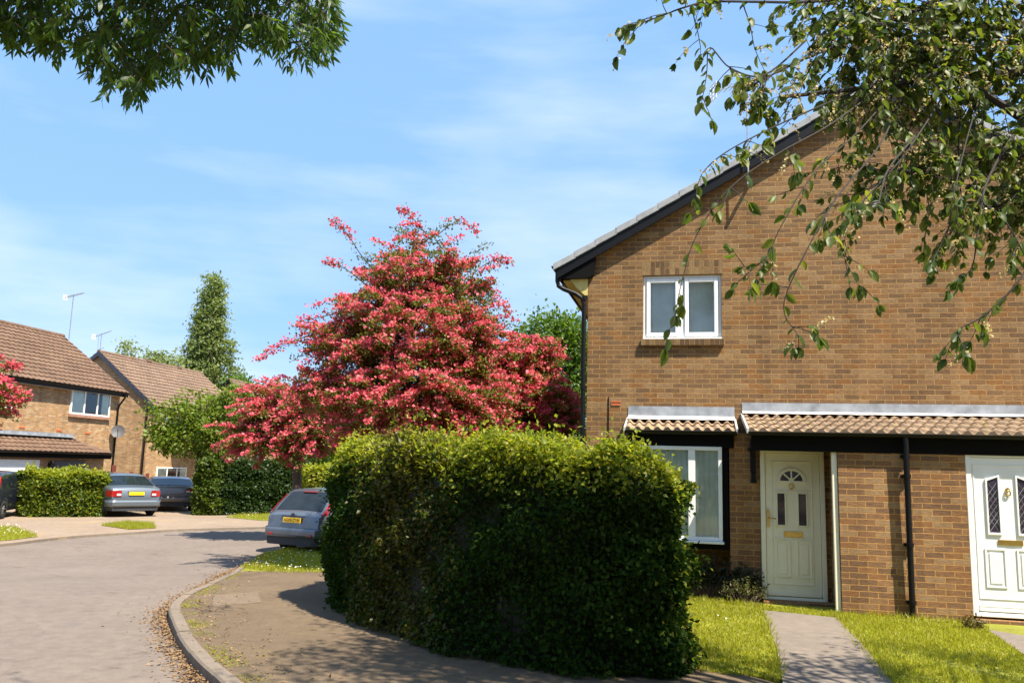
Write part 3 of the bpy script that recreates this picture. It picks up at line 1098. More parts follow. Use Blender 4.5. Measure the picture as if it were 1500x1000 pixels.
def canopy(u0, u1, n, zt, zb, zf, lip, parent, flz):
    """lean-to: tile slope from the wall to a gutter, flashing above"""
    mb = MB()
    mb.slab([(u0 + 0.02, -0.02, zt - 0.05), (u1 - 0.02, -0.02, zt - 0.05), (u1 - 0.02, -n + 0.03, zb - 0.045), (u0 + 0.02, -n + 0.03, zb - 0.045)], (0, 0, 0.03))
    mb.box(u0 + 0.03, u1 - 0.03, -n + 0.10, -0.004, zf, zf + 0.03)
    mb.box(u0 + 0.03, u1 - 0.03, -n + 0.06, -n + 0.098, zf - 0.02, zb - 0.03)
    cn = mb.build("canopy", M["black_wood"], parent)
    mb = MB()
    S = Vector((0, n, zt - zb))
    tile_roof(mb, (u0, -n, zb), (1, 0, 0), S, u1 - u0, S.length, S.length / max(1, round(S.length / 0.33)), 0.148, 0.030, 0.030, 10)
    mb.build("tiles", M["canopy_tile"], cn, True, angle=0.9)
    mb = MB()
    sl2 = S.normalized()
    up = Vector((0, -sl2.z, sl2.y))
    a = Vector((0, -0.02, zt)) + up * 0.052
    ln = lip
    k = max(4, int((u1 - u0) / 0.12))
    n0 = len(mb.v)
    for i in range(k + 1):
        u = u0 - 0.01 + (u1 - u0 + 0.02) * i / k
        j = 0.004 * math.sin(i * 2.7) + 0.003 * math.sin(i * 1.3)
        for q in (Vector((u, -0.008, flz)), Vector((u, -0.012 - abs(j), zt + 0.07)), Vector((u, a.y, a.z + 0.008)), Vector((u, a.y, a.z)) - sl2 * (ln + j * 2) + up * (0.004 + j)):
            mb.v.append(tuple(q))
    ap = MB()
    ap.v = list(mb.v)
    for i in range(k):
        for r in range(3):
            a0 = n0 + i * 4 + r
            (mb if r == 0 else ap).f.append((a0, a0 + 4, a0 + 5, a0 + 1))
    mb.build("flashing", M["lead"], cn, True, fix=False)
    ap.build("apron", M["apron"], cn, True, fix=False)
    # pale verge mortar at both ends of the tiles
    for u in (u0 - 0.03, u1 + 0.002):
        mb = MB()
        mb.slab([(u, -n - 0.01, zb - 0.02), (u, -0.01, zt - 0.03), (u, -0.01, zt + 0.04), (u, -n - 0.01, zb + 0.045)], (0.028, 0, 0))
        mb.build("verge", M["mortar_white"], cn)
    mb = MB()
    gutter(mb, (u0 - 0.01, -n - 0.03, zb + 0.0), (u1 + 0.01, -n - 0.03, zb + 0.0), (0, -1, 0), 0.05)
    mb.build("gutter", M["black"], cn, True, fix=False)
    return cn


canopy(2.045, 7.3, 1.40, 2.585, 2.285, 2.06, 0.13, H, 2.785)
canopy(0.345, 1.915, 0.60, 2.50, 2.315, 2.105, 0.16, H, 2.715)
mb = MB()
mb.tube([(3.97, -1.43, 2.25), (3.97, -1.43, 2.1), (3.97, -1.425, 1.9), (3.97, -1.415, 1.0), (3.97, -1.405, -0.02)], 0.036, 12)
for z in (2.0, 1.75, 0.9, 0.2):
    mb.tube([(3.97, -1.42, z - 0.025), (3.97, -1.42, z + 0.025)], 0.043, 12)
    mb.box(3.915, 4.025, -1.39, -1.332, z - 0.02, z + 0.02)
mb.build("downpipe", M["black"], H, True)
# bay window under the small canopy
mb = MB()
mb.box(0.40, 1.80, -0.44, -0.003, 0.66, 2.104)
mb.box(1.722, 1.802, -0.505, -0.442, 0.655, 2.104)
mb.box(0.398, 0.46, -0.505, -0.442, 0.655, 2.104)
mb.box(0.462, 1.72, -0.505, -0.442, 0.655, 0.765)
bay = mb.build("bay_window", M["black_wood"], H)
mb = MB()
bars(mb, 0.465, 1.718, 0.77, 2.10, -0.545, -0.448, 0.055, [0.66], mw=0.1)
mb.build("frame", M["upvc"], bay, bevel=0.006)
mb = MB()
mb.box(0.45, 1.735, -0.60, -0.448, 0.735, 0.768)
mb.build("sill", M["upvc"], bay, bevel=0.006)
mb = MB()
mb.poly([(0.5, -0.50, 0.8), (1.69, -0.50, 0.8), (1.69, -0.50, 2.07), (0.5, -0.50, 2.07)])
mb.build("pane", M["glass"], bay, fix=False)
mb = MB()
pleats(mb, 0.5, 1.69, 0.8, 2.07, -0.470, 0.016, 0.085)
mb.build("curtain", M["net"], bay, True)


def panel(mb, x0, x1, z0, z1, y, t=0.022, h=0.014, fill=True):
    bars(mb, x0, x1, z0, z1, y - h, y + 0.002, t)
    if fill:
        mb.box(x0 + t + 0.03, x1 - t - 0.03, y - h * 0.8, y + 0.002, z0 + t + 0.03, z1 - t - 0.03)


def door_common(u0, u1, z0, z1, y, mat):
    mb = MB()
    t = 0.062
    bars(mb, u0, u1, z0, z1, y - 0.05, y + 0.05, t, tb=0.05)
    mb.box(u0 + 0.03, u1 - 0.03, y - 0.075, y - 0.051, z0, z0 + 0.035)
    fr = MB()
    fr.v, fr.f = mb.v, mb.f
    mb = MB()
    s0, s1, q0, q1 = u0 + t + 0.004, u1 - t - 0.004, z0 + 0.055, z1 - 0.054
    mb.box(s0, s1, y - 0.03, y + 0.02, q0, q1)
    mb.box(s0 + 0.012, s1 - 0.012, y - 0.052, y - 0.031, q0 + 0.01, q0 + 0.05)
    return fr, mb, s0, s1, q0, q1


# cream door with the half-round fanlight
u0, u1, z0, z1, y = 2.240, 3.096, 0.02, 2.085, -DN
fr, mb, s0, s1, q0, q1 = door_common(u0, u1, z0, z1, y, M["cream"])
px2u = lambda x: u0 + (x - 85) * (u1 - u0) / 390
px2z = lambda v: z1 - (v - 62) * (z1 - z0) / 868
yf = y - 0.03
bars(mb, px2u(152), px2u(400), px2z(840), px2z(132), yf - 0.010, yf + 0.002, 0.012)
mb.box(px2u(164), px2u(390), yf - 0.012, yf + 0.002, px2z(312), px2z(302))
mb.box(px2u(164), px2u(390), yf - 0.012, yf + 0.002, px2z(580), px2z(572))
cx, cz, ro, ri = px2u(275), px2z(246), 0.195, 0.150
for k in range(16):
    a0, a1 = math.pi * k / 16, math.pi * (k + 1) / 16
    mb.slab([(cx + math.cos(a0) * ri, yf - 0.02, cz + math.sin(a0) * ri * 0.93), (cx + math.cos(a0) * ro, yf - 0.02, cz + math.sin(a0) * ro * 0.93),
             (cx + math.cos(a1) * ro, yf - 0.02, cz + math.sin(a1) * ro * 0.93), (cx + math.cos(a1) * ri, yf - 0.02, cz + math.sin(a1) * ri * 0.93)], (0, 0.022, 0))
mb.box(cx - ro, cx + ro, yf - 0.02, yf + 0.002, cz - 0.035, cz)
for k in range(1, 4):
    a = math.pi * k / 4 if k != 2 else math.pi / 2
    d = Vector((math.cos(a), 0, math.sin(a) * 0.93))
    pth = Vector((-d.z, 0, d.x)).normalized() * 0.011
    c0 = Vector((cx, yf - 0.014, cz))
    mb.slab([c0 + d * 0.02 - pth, c0 + d * ri - pth, c0 + d * ri + pth, c0 + d * 0.02 + pth], (0, 0.012, 0))
mb.disc((cx, yf - 0.015, cz + 0.01), (0, 1, 0), 0.035, 0.016, 14)
for xa, xb in ((178, 240), (306, 370)):
    bars(mb, px2u(xa), px2u(xb), px2z(510), px2z(312), yf - 0.018, yf + 0.002, 0.020)
for xa, xb in ((172, 262), (298, 390)):
    panel(mb, px2u(xa), px2u(xb), px2z(800), px2z(588), yf, 0.02, 0.012)
door = mb.build("door", M["cream"], H, bevel=0.004)
tag(door, "cream front door with half-round fanlight, in the shade of the canopy")
fr.build("door_frame", M["cream"], door, bevel=0.006)
g = MB()
g.slab([(cx + math.cos(math.pi * k / 16) * ri, yf - 0.006, cz + math.sin(math.pi * k / 16) * ri * 0.93) for k in range(17)], (0, 0.004, 0))
g.build("fanlight", M["door_glass"], door)
for xa, xb in ((178, 240), (306, 370)):
    g = MB()
    g.box(px2u(xa) + 0.018, px2u(xb) - 0.018, yf - 0.007, yf - 0.001, px2z(510) + 0.018, px2z(312) - 0.018)
    g.build("glass_panel", M["door_glass"], door)
g = MB()
g.box(px2u(222), px2u(336), yf - 0.014, yf - 0.001, px2z(570), px2z(536))
g.box(px2u(232), px2u(326), yf - 0.020, yf - 0.015, px2z(564), px2z(543))
g.build("letterbox", M["brass"], door, bevel=0.003)
g = MB()
ring = [(cx + math.cos(a) * 0.030, yf - 0.02, px2z(278) + math.sin(a) * 0.036) for a in np.linspace(0, 2 * math.pi, 15)]
g.tube(ring, 0.008, 6)
g.disc((cx, yf - 0.001, px2z(262)), (0, -1, 0), 0.026, 0.018, 12)
g.build("knocker", M["brass"], door, True)
hx = px2u(128)
yh = y - 0.05
g = MB()
g.box(hx - 0.016, hx + 0.016, yh - 0.012, yh - 0.001, px2z(515), px2z(415))
g.tube([(hx, yh - 0.012, px2z(465)), (hx, yh - 0.05, px2z(465)), (hx + 0.10, yh - 0.052, px2z(466))], 0.009, 8)
g.disc((hx, yh - 0.012, px2z(500)), (0, -1, 0), 0.010, 0.008, 10)
g.build("handle", M["brass"], door, True)

# white door with the two diamond-leaded panes
u0, u1, z0, z1, y = 4.685, 5.63, 0.072, 2.065, -1.27
fr, mb, s0, s1, q0, q1 = door_common(u0, u1, z0, z1, y, M["white_door"])
yf = y - 0.03
um = (u0 + u1) / 2
hz = lambda v: z1 - (v - 84) * (z1 - z0) / 800
sh = []
for sg in (-1, 1):
    xi, xo = um + sg * 0.09, um + sg * 0.255
    zi, zo, zb = hz(205) + 0.0, hz(192) - 0.05, hz(488)
    if True:
        zi, zo = hz(190), hz(212)
    pts = [(xi, zb), (xo, zb), (xo, zo), (xi, zi)]
    sh.append(pts)
    cxm = sum(p[0] for p in pts) / 4
    czm = sum(p[1] for p in pts) / 4
    inn = [(cxm + (p[0] - cxm) * 0.74, czm + (p[1] - czm) * 0.92) for p in pts]
    for k in range(4):
        k2 = (k + 1) % 4
        mb.slab([(pts[k][0], yf - 0.02, pts[k][1]), (pts[k2][0], yf - 0.02, pts[k2][1]), (inn[k2][0], yf - 0.02, inn[k2][1]), (inn[k][0], yf - 0.02, inn[k][1])], (0, 0.022, 0))
    sh[-1] = inn
for sg in (-1, 1):
    xa, xb = sorted((um + sg * 0.06, um + sg * 0.30))
    panel(mb, xa, xb, hz(745), hz(555), yf, 0.02, 0.012)
bars(mb, s0 + 0.02, s1 - 0.02, hz(800), hz(140), yf - 0.009, yf + 0.002, 0.012)
mb.box(s0 + 0.02, s1 - 0.02, yf - 0.014, yf + 0.002, hz(838), hz(826))
door = mb.build("door", M["white_door"], H, bevel=0.004)
tag(door, "white front door with two leaded glass panels, cut by the frame edge")
fr.build("door_frame", M["white_door"], door, bevel=0.006)
for inn in sh:
    g = MB()
    g.slab([(p[0], yf - 0.006, p[1]) for p in inn], (0, 0.004, 0))
    gp = g.build("glass_panel", M["door_glass"], door)
    xs = [p[0] for p in inn]
    zs = [p[1] for p in inn]
    g = MB()
    for k in range(-4, 12):
        for sg in (1, -1):
            a = Vector((min(xs) if sg == 1 else max(xs), yf - 0.0065, min(zs) + k * 0.09))
            d = Vector((sg * (max(xs) - min(xs)), 0, (max(xs) - min(xs)) * 1.5))
            if a.z < min(zs) or a.z + d.z > max(zs) - 0.02:
                continue
            g.tube([a, a + d], 0.0035, 4)
    g.build("leading", M["lead"], gp)
g = MB()
g.box(um - 0.14, um + 0.14, yf - 0.014, yf - 0.001, hz(536), hz(510))
g.build("letterbox", M["brass"], door, bevel=0.003)
g = MB()
g.tube([(um + math.cos(a) * 0.028, yf - 0.018, hz(280) + math.sin(a) * 0.034) for a in np.linspace(0, 2 * math.pi, 15)], 0.008, 6)
g.disc((um, yf - 0.001, hz(262)), (0, -1, 0), 0.022, 0.018, 12)
g.build("knocker", M["brass"], door, True)
mb = MB()
mb.box(4.69, 5.63, -1.42, -1.345, -0.1, 0.050)
mb.build("door_step", M["porch_brick"], H, bevel=0.01)

hrot = Matrix.Rotation(-TH, 4, "Z")


def HW(u, n, z):
    """house coordinates to world"""
    return Matrix.Translation((1.5, 12.88, 0)) @ hrot @ Vector((u, -n, z))


def aerial(name, label, base, top, boom_dir, length, els, refl=None, boom2=None, r=0.014, group=None):
    t = thing(name, label, "aerial", base, 0, group)
    top = Vector(top) - Vector(base)
    bd = Vector(boom_dir).normalized()
    mb = MB()
    mb.tube([(0, 0, 0), top], r, 8)
    mb.build("mast", M["metal"], t, True)
    side = bd.cross(Vector((0, 0, 1))).normalized()
    mb = MB()
    c = top - Vector((0, 0, 0.06))
    a, b2 = c - bd * length * 0.45, c + bd * length * 0.55
    mb.tube([a, b2], r * 0.8, 6)
    if boom2:
        mb.tube([c - Vector((0, 0, boom2)) - bd * length * 0.15, c - Vector((0, 0, boom2)) + bd * length * 0.22], r * 0.8, 6)
        mb.tube([c - Vector((0, 0, boom2)) - bd * length * 0.15, c - bd * length * 0.15], r * 0.6, 6)
    for i in range(els):
        p = a.lerp(b2, 0.12 + 0.86 * i / (els - 1))
        w = length * (0.13 - 0.05 * i / els)
        mb.tube([p - side * w, p + side * w], r * 0.42, 4)
        if i % 2 == 0:
            mb.tube([p, p + Vector((0, 0, 0.06))], r * 0.35, 4)
    mb.build("boom", M["metal"], t, True)
    if refl:
        mb = MB()
        for k in range(5):
            z = (k - 2) / 2 * refl
            mb.tube([a - side * refl * 0.9 + Vector((0, 0, z)), a + side * refl * 0.9 + Vector((0, 0, z))], r * 0.6, 4)
        for s_ in (-1, 0, 1):
            mb.tube([a + side * refl * 0.85 * s_ - Vector((0, 0, refl)), a + side * refl * 0.85 * s_ + Vector((0, 0, refl))], r * 0.6, 4)
        mb.build("reflector", M["upvc"], t)
    return t


# aerial bracketed to the gable near the verge
ab = HW(2.17, 0.20, 6.15)
aerial("tv_aerial", "television aerial with white grid reflector on mast of the near brick house", ab, HW(2.17, 0.20, 7.86), (0.86, 0.15, 0.36), 1.35, 12, 0.13, 0.12, 0.013)
mb = MB()
mb.box(2.15, 2.19, -0.22, 0.0, 6.13, 6.17)
mb.build("aerial_bracket", M["metal"], H)

# ------------------------------------------------------------------ houses across the road
class Plane:
    """vertical facade plane through o, running along ang; local x along it, y into the building"""

    def __init__(self, o, ang):
        self.o, self.a = Vector((o[0], o[1], 0)), ang
        self.d = Vector((math.cos(ang), math.sin(ang), 0))
        self.n = Vector((-math.sin(ang), math.cos(ang), 0))

    def hit(self, px, py, off=0.0):
        """(x, z) where the sight line meets the plane pushed off metres outwards"""
        r = ray(px, py)
        o = self.o - self.n * off
        k = (o.dot(self.n)) / r.dot(self.n)
        q = r * k
        return (Vector((q.x, q.y, 0)) - self.o).dot(self.d), EYE + q.z


def terrace_house(label, o, ang, length, span, ze, zr, brick, tile, zg=-0.6, over=0.32, group=None, verge=0.12, board=M["black"]):
    """gable roofed house: facade on local y = 0 from x = -length to 0, its far end gable on x = 0"""
    t = thing("brick_house", label, "house", (o[0], o[1], 0), ang, group)
    sp = span
    mb = MB()
    mb.poly([(-length, 0, zg), (0, 0, zg), (0, 0, ze), (-length, 0, ze)])
    mb.poly([(-length, 2 * sp, zg), (0, 2 * sp, zg), (0, 2 * sp, ze), (-length, 2 * sp, ze)])
    for x in (-length, 0):
        mb.poly([(x, 0, zg), (x, 2 * sp, zg), (x, 2 * sp, ze), (x, sp, zr - 0.06), (x, 0, ze)])
    mb.build("wall", brick, t)
    sl = (zr - ze) / sp
    dn = over * sl
    mb = MB()
    for sg in (0, 1):
        f = (lambda y: y) if sg == 0 else (lambda y: 2 * sp - y)
        mb.slab([(-length - verge, f(-over), ze - dn), (verge, f(-over), ze - dn), (verge, f(sp), zr), (-length - verge, f(sp), zr)], (0, 0, 0.06))
    rf = mb.build("roof", M["black_wood"], t)
    mb = MB()
    S = Vector((0, sp + over, zr - ze + dn))
    tile_roof(mb, (-length - verge, -over - 0.03, ze - dn + 0.055), (1, 0, 0), S, length + 2 * verge, S.length, 0.34, 0.30, 0.022, 0.045, 4)
    S2 = Vector((0, -sp - over, zr - ze + dn))
    tile_roof(mb, (-length - verge, 2 * sp + over + 0.03, ze - dn + 0.055), (1, 0, 0), S2, length + 2 * verge, S.length, 0.34, 0.30, 0.022, 0.045, 4)
    mb.build("tiles", tile, rf, True, angle=0.9)
    mb = MB()
    n = int(length / 0.45)
    for i in range(n):
        x0 = -length - verge + (length + 2 * verge) * i / n
        x1 = -length - verge + (length + 2 * verge) * (i + 1) / n + 0.02
        mb.tube([(x0, sp, zr + 0.05), (x1, sp, zr + 0.06)], 0.125, 10)
    mb.build("ridge_tiles", tile, rf, True)
    for x in (-length - verge - 0.025, verge):
        for sg in (0, 1):
            mb = MB()
            f = (lambda y: y) if sg == 0 else (lambda y: 2 * sp - y)
            mb.slab([(x, f(-over), ze - dn - 0.16), (x, f(sp), zr - 0.16), (x, f(sp), zr + 0.10), (x, f(-over), ze - dn + 0.10)], (0.025, 0, 0))
            mb.build("barge_board", board, rf)
    mb = MB()
    mb.box(-length, 0, -over + 0.02, -over + 0.045, ze - dn - 0.14, ze - dn + 0.0)
    mb.build("fascia", M["black"], rf)
    mb = MB()
    mb.box(-length, 0, -over + 0.05, -0.003, ze - dn - 0.13, ze - dn - 0.10)
    mb.build("soffit", M["upvc"], rf)
    mb = MB()
    gutter(mb, (-length - verge, -over - 0.03, ze - dn + 0.03), (verge, -over - 0.03, ze - dn + 0.03), (0, -1, 0), 0.065)
    mb.build("gutter", M["black"], t, True, fix=False)
    mb = MB()
    mb.tube([(-0.12, -over - 0.03, ze - dn), (-0.12, -over - 0.03, ze - dn - 0.18), (-0.14, -0.10, ze - dn - 0.55), (-0.14, -0.06, ze - dn - 0.75), (-0.14, -0.06, zg)], 0.045, 8)
    mb.build("downpipe", M["black"], t, True)
    return t


ANG = math.radians(80.2)
# the nearer of the two
oA = P(172, 620, 39.5)
pA = Plane(oA, ANG)
zeA = pA.hit(190, 577, 0.35)[1] + 0.2
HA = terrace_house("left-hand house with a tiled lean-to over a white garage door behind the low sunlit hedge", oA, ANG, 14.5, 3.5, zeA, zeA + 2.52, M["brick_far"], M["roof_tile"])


def win_px(root, pl, a, b2, lights, off=0.0, **k):
    x0, zt = pl.hit(*a, off)
    x1, zb = pl.hit(*b2, off)
    return far_window(root, min(x0, x1), max(x0, x1), zb, zt, lights, -off, **k)


win_px(HA, pA, (105, 566), (158, 611), 3)
win_px(HA, pA, (-45, 545), (15, 599), 3)
# lean-to with garage and side door
LN = 1.35
xl1 = pA.hit(106, 640)[0]
zlt = pA.hit(60, 640)[1]
zlb = pA.hit(60, 661, LN)[1]
mb = MB()
mb.box(-14.4, xl1 + 0.75, -LN + 0.25, -0.004, -0.6, zlb - 0.05)
mb.build("porch_wall", M["brick_far"], HA)
mb = MB()
mb.slab([(-14.4, -0.01, zlt - 0.04), (xl1, -0.01, zlt - 0.04), (xl1 + 0.95, -LN, zlb - 0.04), (-14.4, -LN, zlb - 0.04)], (0, 0, 0.03))
mb.box(-14.4, xl1 + 0.93, -LN + 0.02, -LN + 0.05, zlb - 0.24, zlb - 0.045)
lt = mb.build("lean_to_roof", M["black_wood"], HA)
mb = MB()
S = Vector((0, LN, zlt - zlb))
tile_roof(mb, (-14.4, -LN, zlb), (1, 0, 0), S, xl1 + 14.4, S.length, 0.34, 0.3, 0.022, 0.04, 4)
n0 = len(mb.v)
mb.poly([(xl1, -0.02, zlt + 0.02), (xl1, -LN, zlb + 0.04), (xl1 + 0.95, -LN, zlb + 0.04)])
mb.build("tiles", M["roof_tile"], lt, True, angle=0.9)
mb = MB()
mb.slab([(-14.4, -0.004, zlt + 0.0), (xl1 + 0.05, -0.004, zlt + 0.0), (xl1 + 0.05, -0.004, zlt + 0.20), (-14.4, -0.004, zlt + 0.20)], (0, -0.012, 0))
mb.slab([(-14.4, -0.02, zlt + 0.06), (xl1, -0.02, zlt + 0.06), (xl1, -0.24, zlt + 0.045), (-14.4, -0.24, zlt + 0.045)], (0, 0, 0.015))
mb.build("flashing", M["lead"], lt)
mb = MB()
gutter(mb, (-14.4, -LN - 0.04, zlb), (xl1 + 0.95, -LN - 0.04, zlb), (0, -1, 0), 0.065)
mb.build("gutter", M["black"], lt, True, fix=False)
of = LN - 0.25
for name, mat, a, b2 in (("garage_door", M["upvc"], (-60, 671), (50, 742)), ("door", M["dish"], (80, 674), (117, 742))):
    x0, zt = pA.hit(*a, of)
    x1, _ = pA.hit(*b2, of)
    mb = MB()
    mb.box(x0, x1, -of - 0.03, -of - 0.003, -0.55, zt)
    for k in range(5):
        z = -0.4 + k * (zt + 0.3) / 5
        mb.box(x0 + 0.06, x1 - 0.06, -of - 0.038, -of - 0.029, z, z + 0.25)
    mb.build(name, mat, HA)
x0, z0 = pA.hit(72, 682, of)
mb = MB()
mb.box(x0 - 0.09, x0 + 0.09, -of - 0.16, -of - 0.003, z0 - 0.16, z0 + 0.12)
mb.tube([(x0, -of - 0.08, z0 + 0.12), (x0, -of - 0.08, z0 + 0.2)], 0.05, 8)
mb.build("wall_lamp", M["black"], HA)
for px, py in ((32, 625.5), (86, 630), (128, 634)):
    x0, z0 = pA.hit(px, py)
    mb = MB()
    mb.box(x0 - 0.16, x0 + 0.16, -0.02, 0.0, z0 - 0.04, z0 + 0.04)
    mb.box(x0 - 0.13, x0 + 0.13, -0.026, -0.018, z0 - 0.015, z0 + 0.015)
    mb.build("air_brick", M["clay"], HA)
# satellite dish by its corner
x0, z0 = pA.hit(163, 632)
dpos = pA.o + pA.d * x0 - pA.n * 0.35
t = thing("satellite_dish", "grey satellite dish on the wall corner of the left-hand house", "satellite dish", (dpos.x, dpos.y, z0))
mb = MB()
ax = Vector((0.35, -0.85, 0.3)).normalized()
e1 = ax.cross(Vector((0, 0, 1))).normalized()
e2 = e1.cross(ax)
for r_i in range(6):
    r = 0.30 * r_i / 5
    for k in range(20):
        a = 2 * math.pi * k / 20
        mb.v.append(tuple(e1 * math.cos(a) * r + e2 * math.sin(a) * r * 1.05 + ax * (r * r * 0.7)))
for r_i in range(5):
    for k in range(20):
        a = r_i * 20 + k
        b2 = r_i * 20 + (k + 1) % 20
        mb.f.append((a, b2, b2 + 20, a + 20))
mb.build("reflector", M["dish"], t, True, fix=False)
mb = MB()
mb.tube([-e2 * 0.28 + ax * 0.05, ax * 0.36 - e2 * 0.05], 0.012, 6)
mb.disc(ax * 0.33 - e2 * 0.05, ax, 0.03, 0.09, 10)
mb.build("feed_arm", M["black"], t, True)
mb = MB()
mb.tube([(0, 0, 0), -pA.n * -0.2, -pA.n * -0.34 + Vector((0, 0, -0.12))], 0.02, 6)
mb.build("bracket", M["black"], t, True)
# the second house, set further back, gable towards the road
oB = P(216, 640, 45.6)
pB = Plane(oB, ANG)
dB = Vector((math.cos(ANG), math.sin(ANG), 0))
LB = 10.6
oB2 = Vector((oB.x, oB.y, 0)) + dB * LB
zeB = pB.hit(224, 594, 0.3)[1] + 0.18
zrB = zeB + 2.75
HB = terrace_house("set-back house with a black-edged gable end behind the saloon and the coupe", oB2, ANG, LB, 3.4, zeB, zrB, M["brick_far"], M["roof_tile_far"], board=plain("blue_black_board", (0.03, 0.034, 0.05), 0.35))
pB2 = Plane(oB2, ANG)
win_px(HB, pB2, (229, 684), (269, 722), 3, sill=False)
win_px(HB, pB2, (242, 610), (268, 634), 2)
x0, zt = pB2.hit(236, 612, 0)
mb = MB()
mb.tube([(-LB - 0.06, -0.14 + 0.25, zeB - 0.3), (-LB - 0.06, 0.12, -0.6)], 0.05, 8)
mb.build("downpipe", M["black"], HB, True)
mb = MB()
x1, z1 = pB2.hit(275, 641)
mb.slab([(x1 - 2.0, -0.02, z1 + 0.2), (x1 + 3.2, -0.02, z1 + 0.2), (x1 + 3.2, -1.2, z1 - 0.25), (x1 - 2.0, -1.2, z1 - 0.25)], (0, 0, 0.08))
mb.build("lean_to_roof", M["roof_tile_far"], HB)
for i, px in enumerate((200, 240)):
    mb = MB()
    x_ = -LB + 4.2 + i * 3.4
    mb.box(x_, x_ + 0.5, 3.25, 3.55, zrB + 0.08, zrB + 0.22)
    mb.build("ridge_vent", M["roof_tile_far"], HB)
# third house of the row, only glimpsed through the blossom
oC = Vector((oB2.x, oB2.y, 0)) + dB * 12.0 + Vector((1.0, 0, 0))
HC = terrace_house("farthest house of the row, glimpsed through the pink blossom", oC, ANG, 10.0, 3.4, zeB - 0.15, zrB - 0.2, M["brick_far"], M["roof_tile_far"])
far_window(HC, -9.0, -6.8, 0.4, 1.8, 3)
far_window(HC, -4.0, -1.8, 0.4, 1.8, 3)
far_window(HC, -8.6, -6.6, 3.0, 4.1, 2)
hd = thing("brick_house", "pale brick house beyond the hawthorn trees, mostly hidden", "house", (-14.0, 52.0, 0), math.radians(-8))
mb = MB()
mb.box(-6, 14, 0, 7, -0.5, 3.2)
mb.build("wall", M["brick_far"], hd)
mb = MB()
mb.slab([(-6.3, -0.4, 3.1), (14.3, -0.4, 3.1), (14.3, 3.5, 4.6), (-6.3, 3.5, 4.6)], (0, 0, 0.1))
mb.slab([(-6.3, 7.4, 3.1), (14.3, 7.4, 3.1), (14.3, 3.5, 4.6), (-6.3, 3.5, 4.6)], (0, 0, 0.1))
mb.build("roof", M["roof_tile_far"], hd)
for x in (-3, 1.5, 6, 10):
    far_window(hd, x, x + 1.8, 0.9, 2.2, 2)

# aerials of the far houses
rA = pA.o - pA.d * 0.25 + pA.n * 3.5
tA = P(108, 431, rA.y)
aerial("tv_aerial", "tall thin television aerial on the roof of the left-hand house", (tA.x, rA.y, zeA + 2.4), tA, (0.9, -0.4, 0.12), 1.3, 9, 0.12, None, 0.022)
rB = Vector((oB.x, oB.y, 0)) + pB.n * 3.4 + dB * 0.35
tB = P(149, 488, rB.y)
aerial("tv_aerial", "twin-boom television aerial on the ridge of the set-back house", (tB.x, rB.y, zrB - 0.2), tB, (0.9, -0.3, 0.25), 1.25, 7, 0.14, 0.85, 0.02)
# red stained fence between the two houses
fa, fb = P(140, 690, 33.5), P(217, 690, 37.0)
ft = thing("garden_fence", "dark red wooden fence between the left-hand and set-back houses", "fence", (fa.x, fa.y, 0))
dv = Vector((fb.x - fa.x, fb.y - fa.y, 0))
topA, topB = P(150, 689, fa.y).z, P(217, 697, fb.y).z
mb = MB()
nb = 34
for i in range(nb):
    a = dv * (i / nb)
    b2 = dv * ((i + 0.88) / nb)
    z = topA + (topB - topA) * i / nb + 0.02 * math.sin(i * 3.1)
    mb.slab([a + Vector((0, 0, -0.3)), b2 + Vector((0, 0, -0.3)), b2 + Vector((0, 0, z)), a + Vector((0, 0, z))], (0.01, -0.02, 0))
mb.build("fence_panel", M["redwood"], ft)
for i in range(4):
    p = dv * (i / 3)
    mb = MB()
    mb.box(p.x - 0.06, p.x + 0.06, p.y - 0.1, p.y + 0.02, -0.3, topA + (topB - topA) * i / 3 + 0.12 + (0.18 if i == 1 else 0))
    mb.build("post", M["redwood"], ft)

# ------------------------------------------------------------------ cars
def car_paint(name, c, metal=0.55, rough=0.32):
    mt, nt, b = mat_new(name)
    f = noise(nt, 900, 2, objco(nt))
    r = ramp(nt, [(0.3, tuple(x * 0.85 for x in c)), (0.7, tuple(x * 1.15 for x in c))], f)
    nt.links.new(r.outputs[0], b.inputs["Base Color"])
    b.inputs["Metallic"].default_value = metal
    b.inputs["Roughness"].default_value = rough
    b.inputs["Coat Weight"].default_value = 0.8
    b.inputs["Coat Roughness"].default_value = 0.06
    return mt


M["car_glass"] = plain("car_glass", (0.012, 0.017, 0.020), 0.08, 0.3, 3, spec=0.35)
M["tyre"] = plain("tyre_rubber", (0.018, 0.018, 0.018), 0.85)
M["rim"] = plain("alloy_rim", (0.4, 0.4, 0.41), 0.35, metal=0.8)
M["lamp_red"] = plain("red_lamp", (0.28, 0.008, 0.008), 0.15, 0.2, 30, coat=0.8)
M["lamp_clear"] = plain("clear_lamp", (0.7, 0.65, 0.6), 0.15, 0.1, 30, coat=0.8)
M["plate"] = plain("yellow_plate", (0.85, 0.50, 0.01), 0.45, 0.03)
M["plate_ink"] = plain("plate_ink", (0.02, 0.02, 0.02), 0.6)
M["trim"] = plain("dark_trim", (0.03, 0.032, 0.035), 0.6)


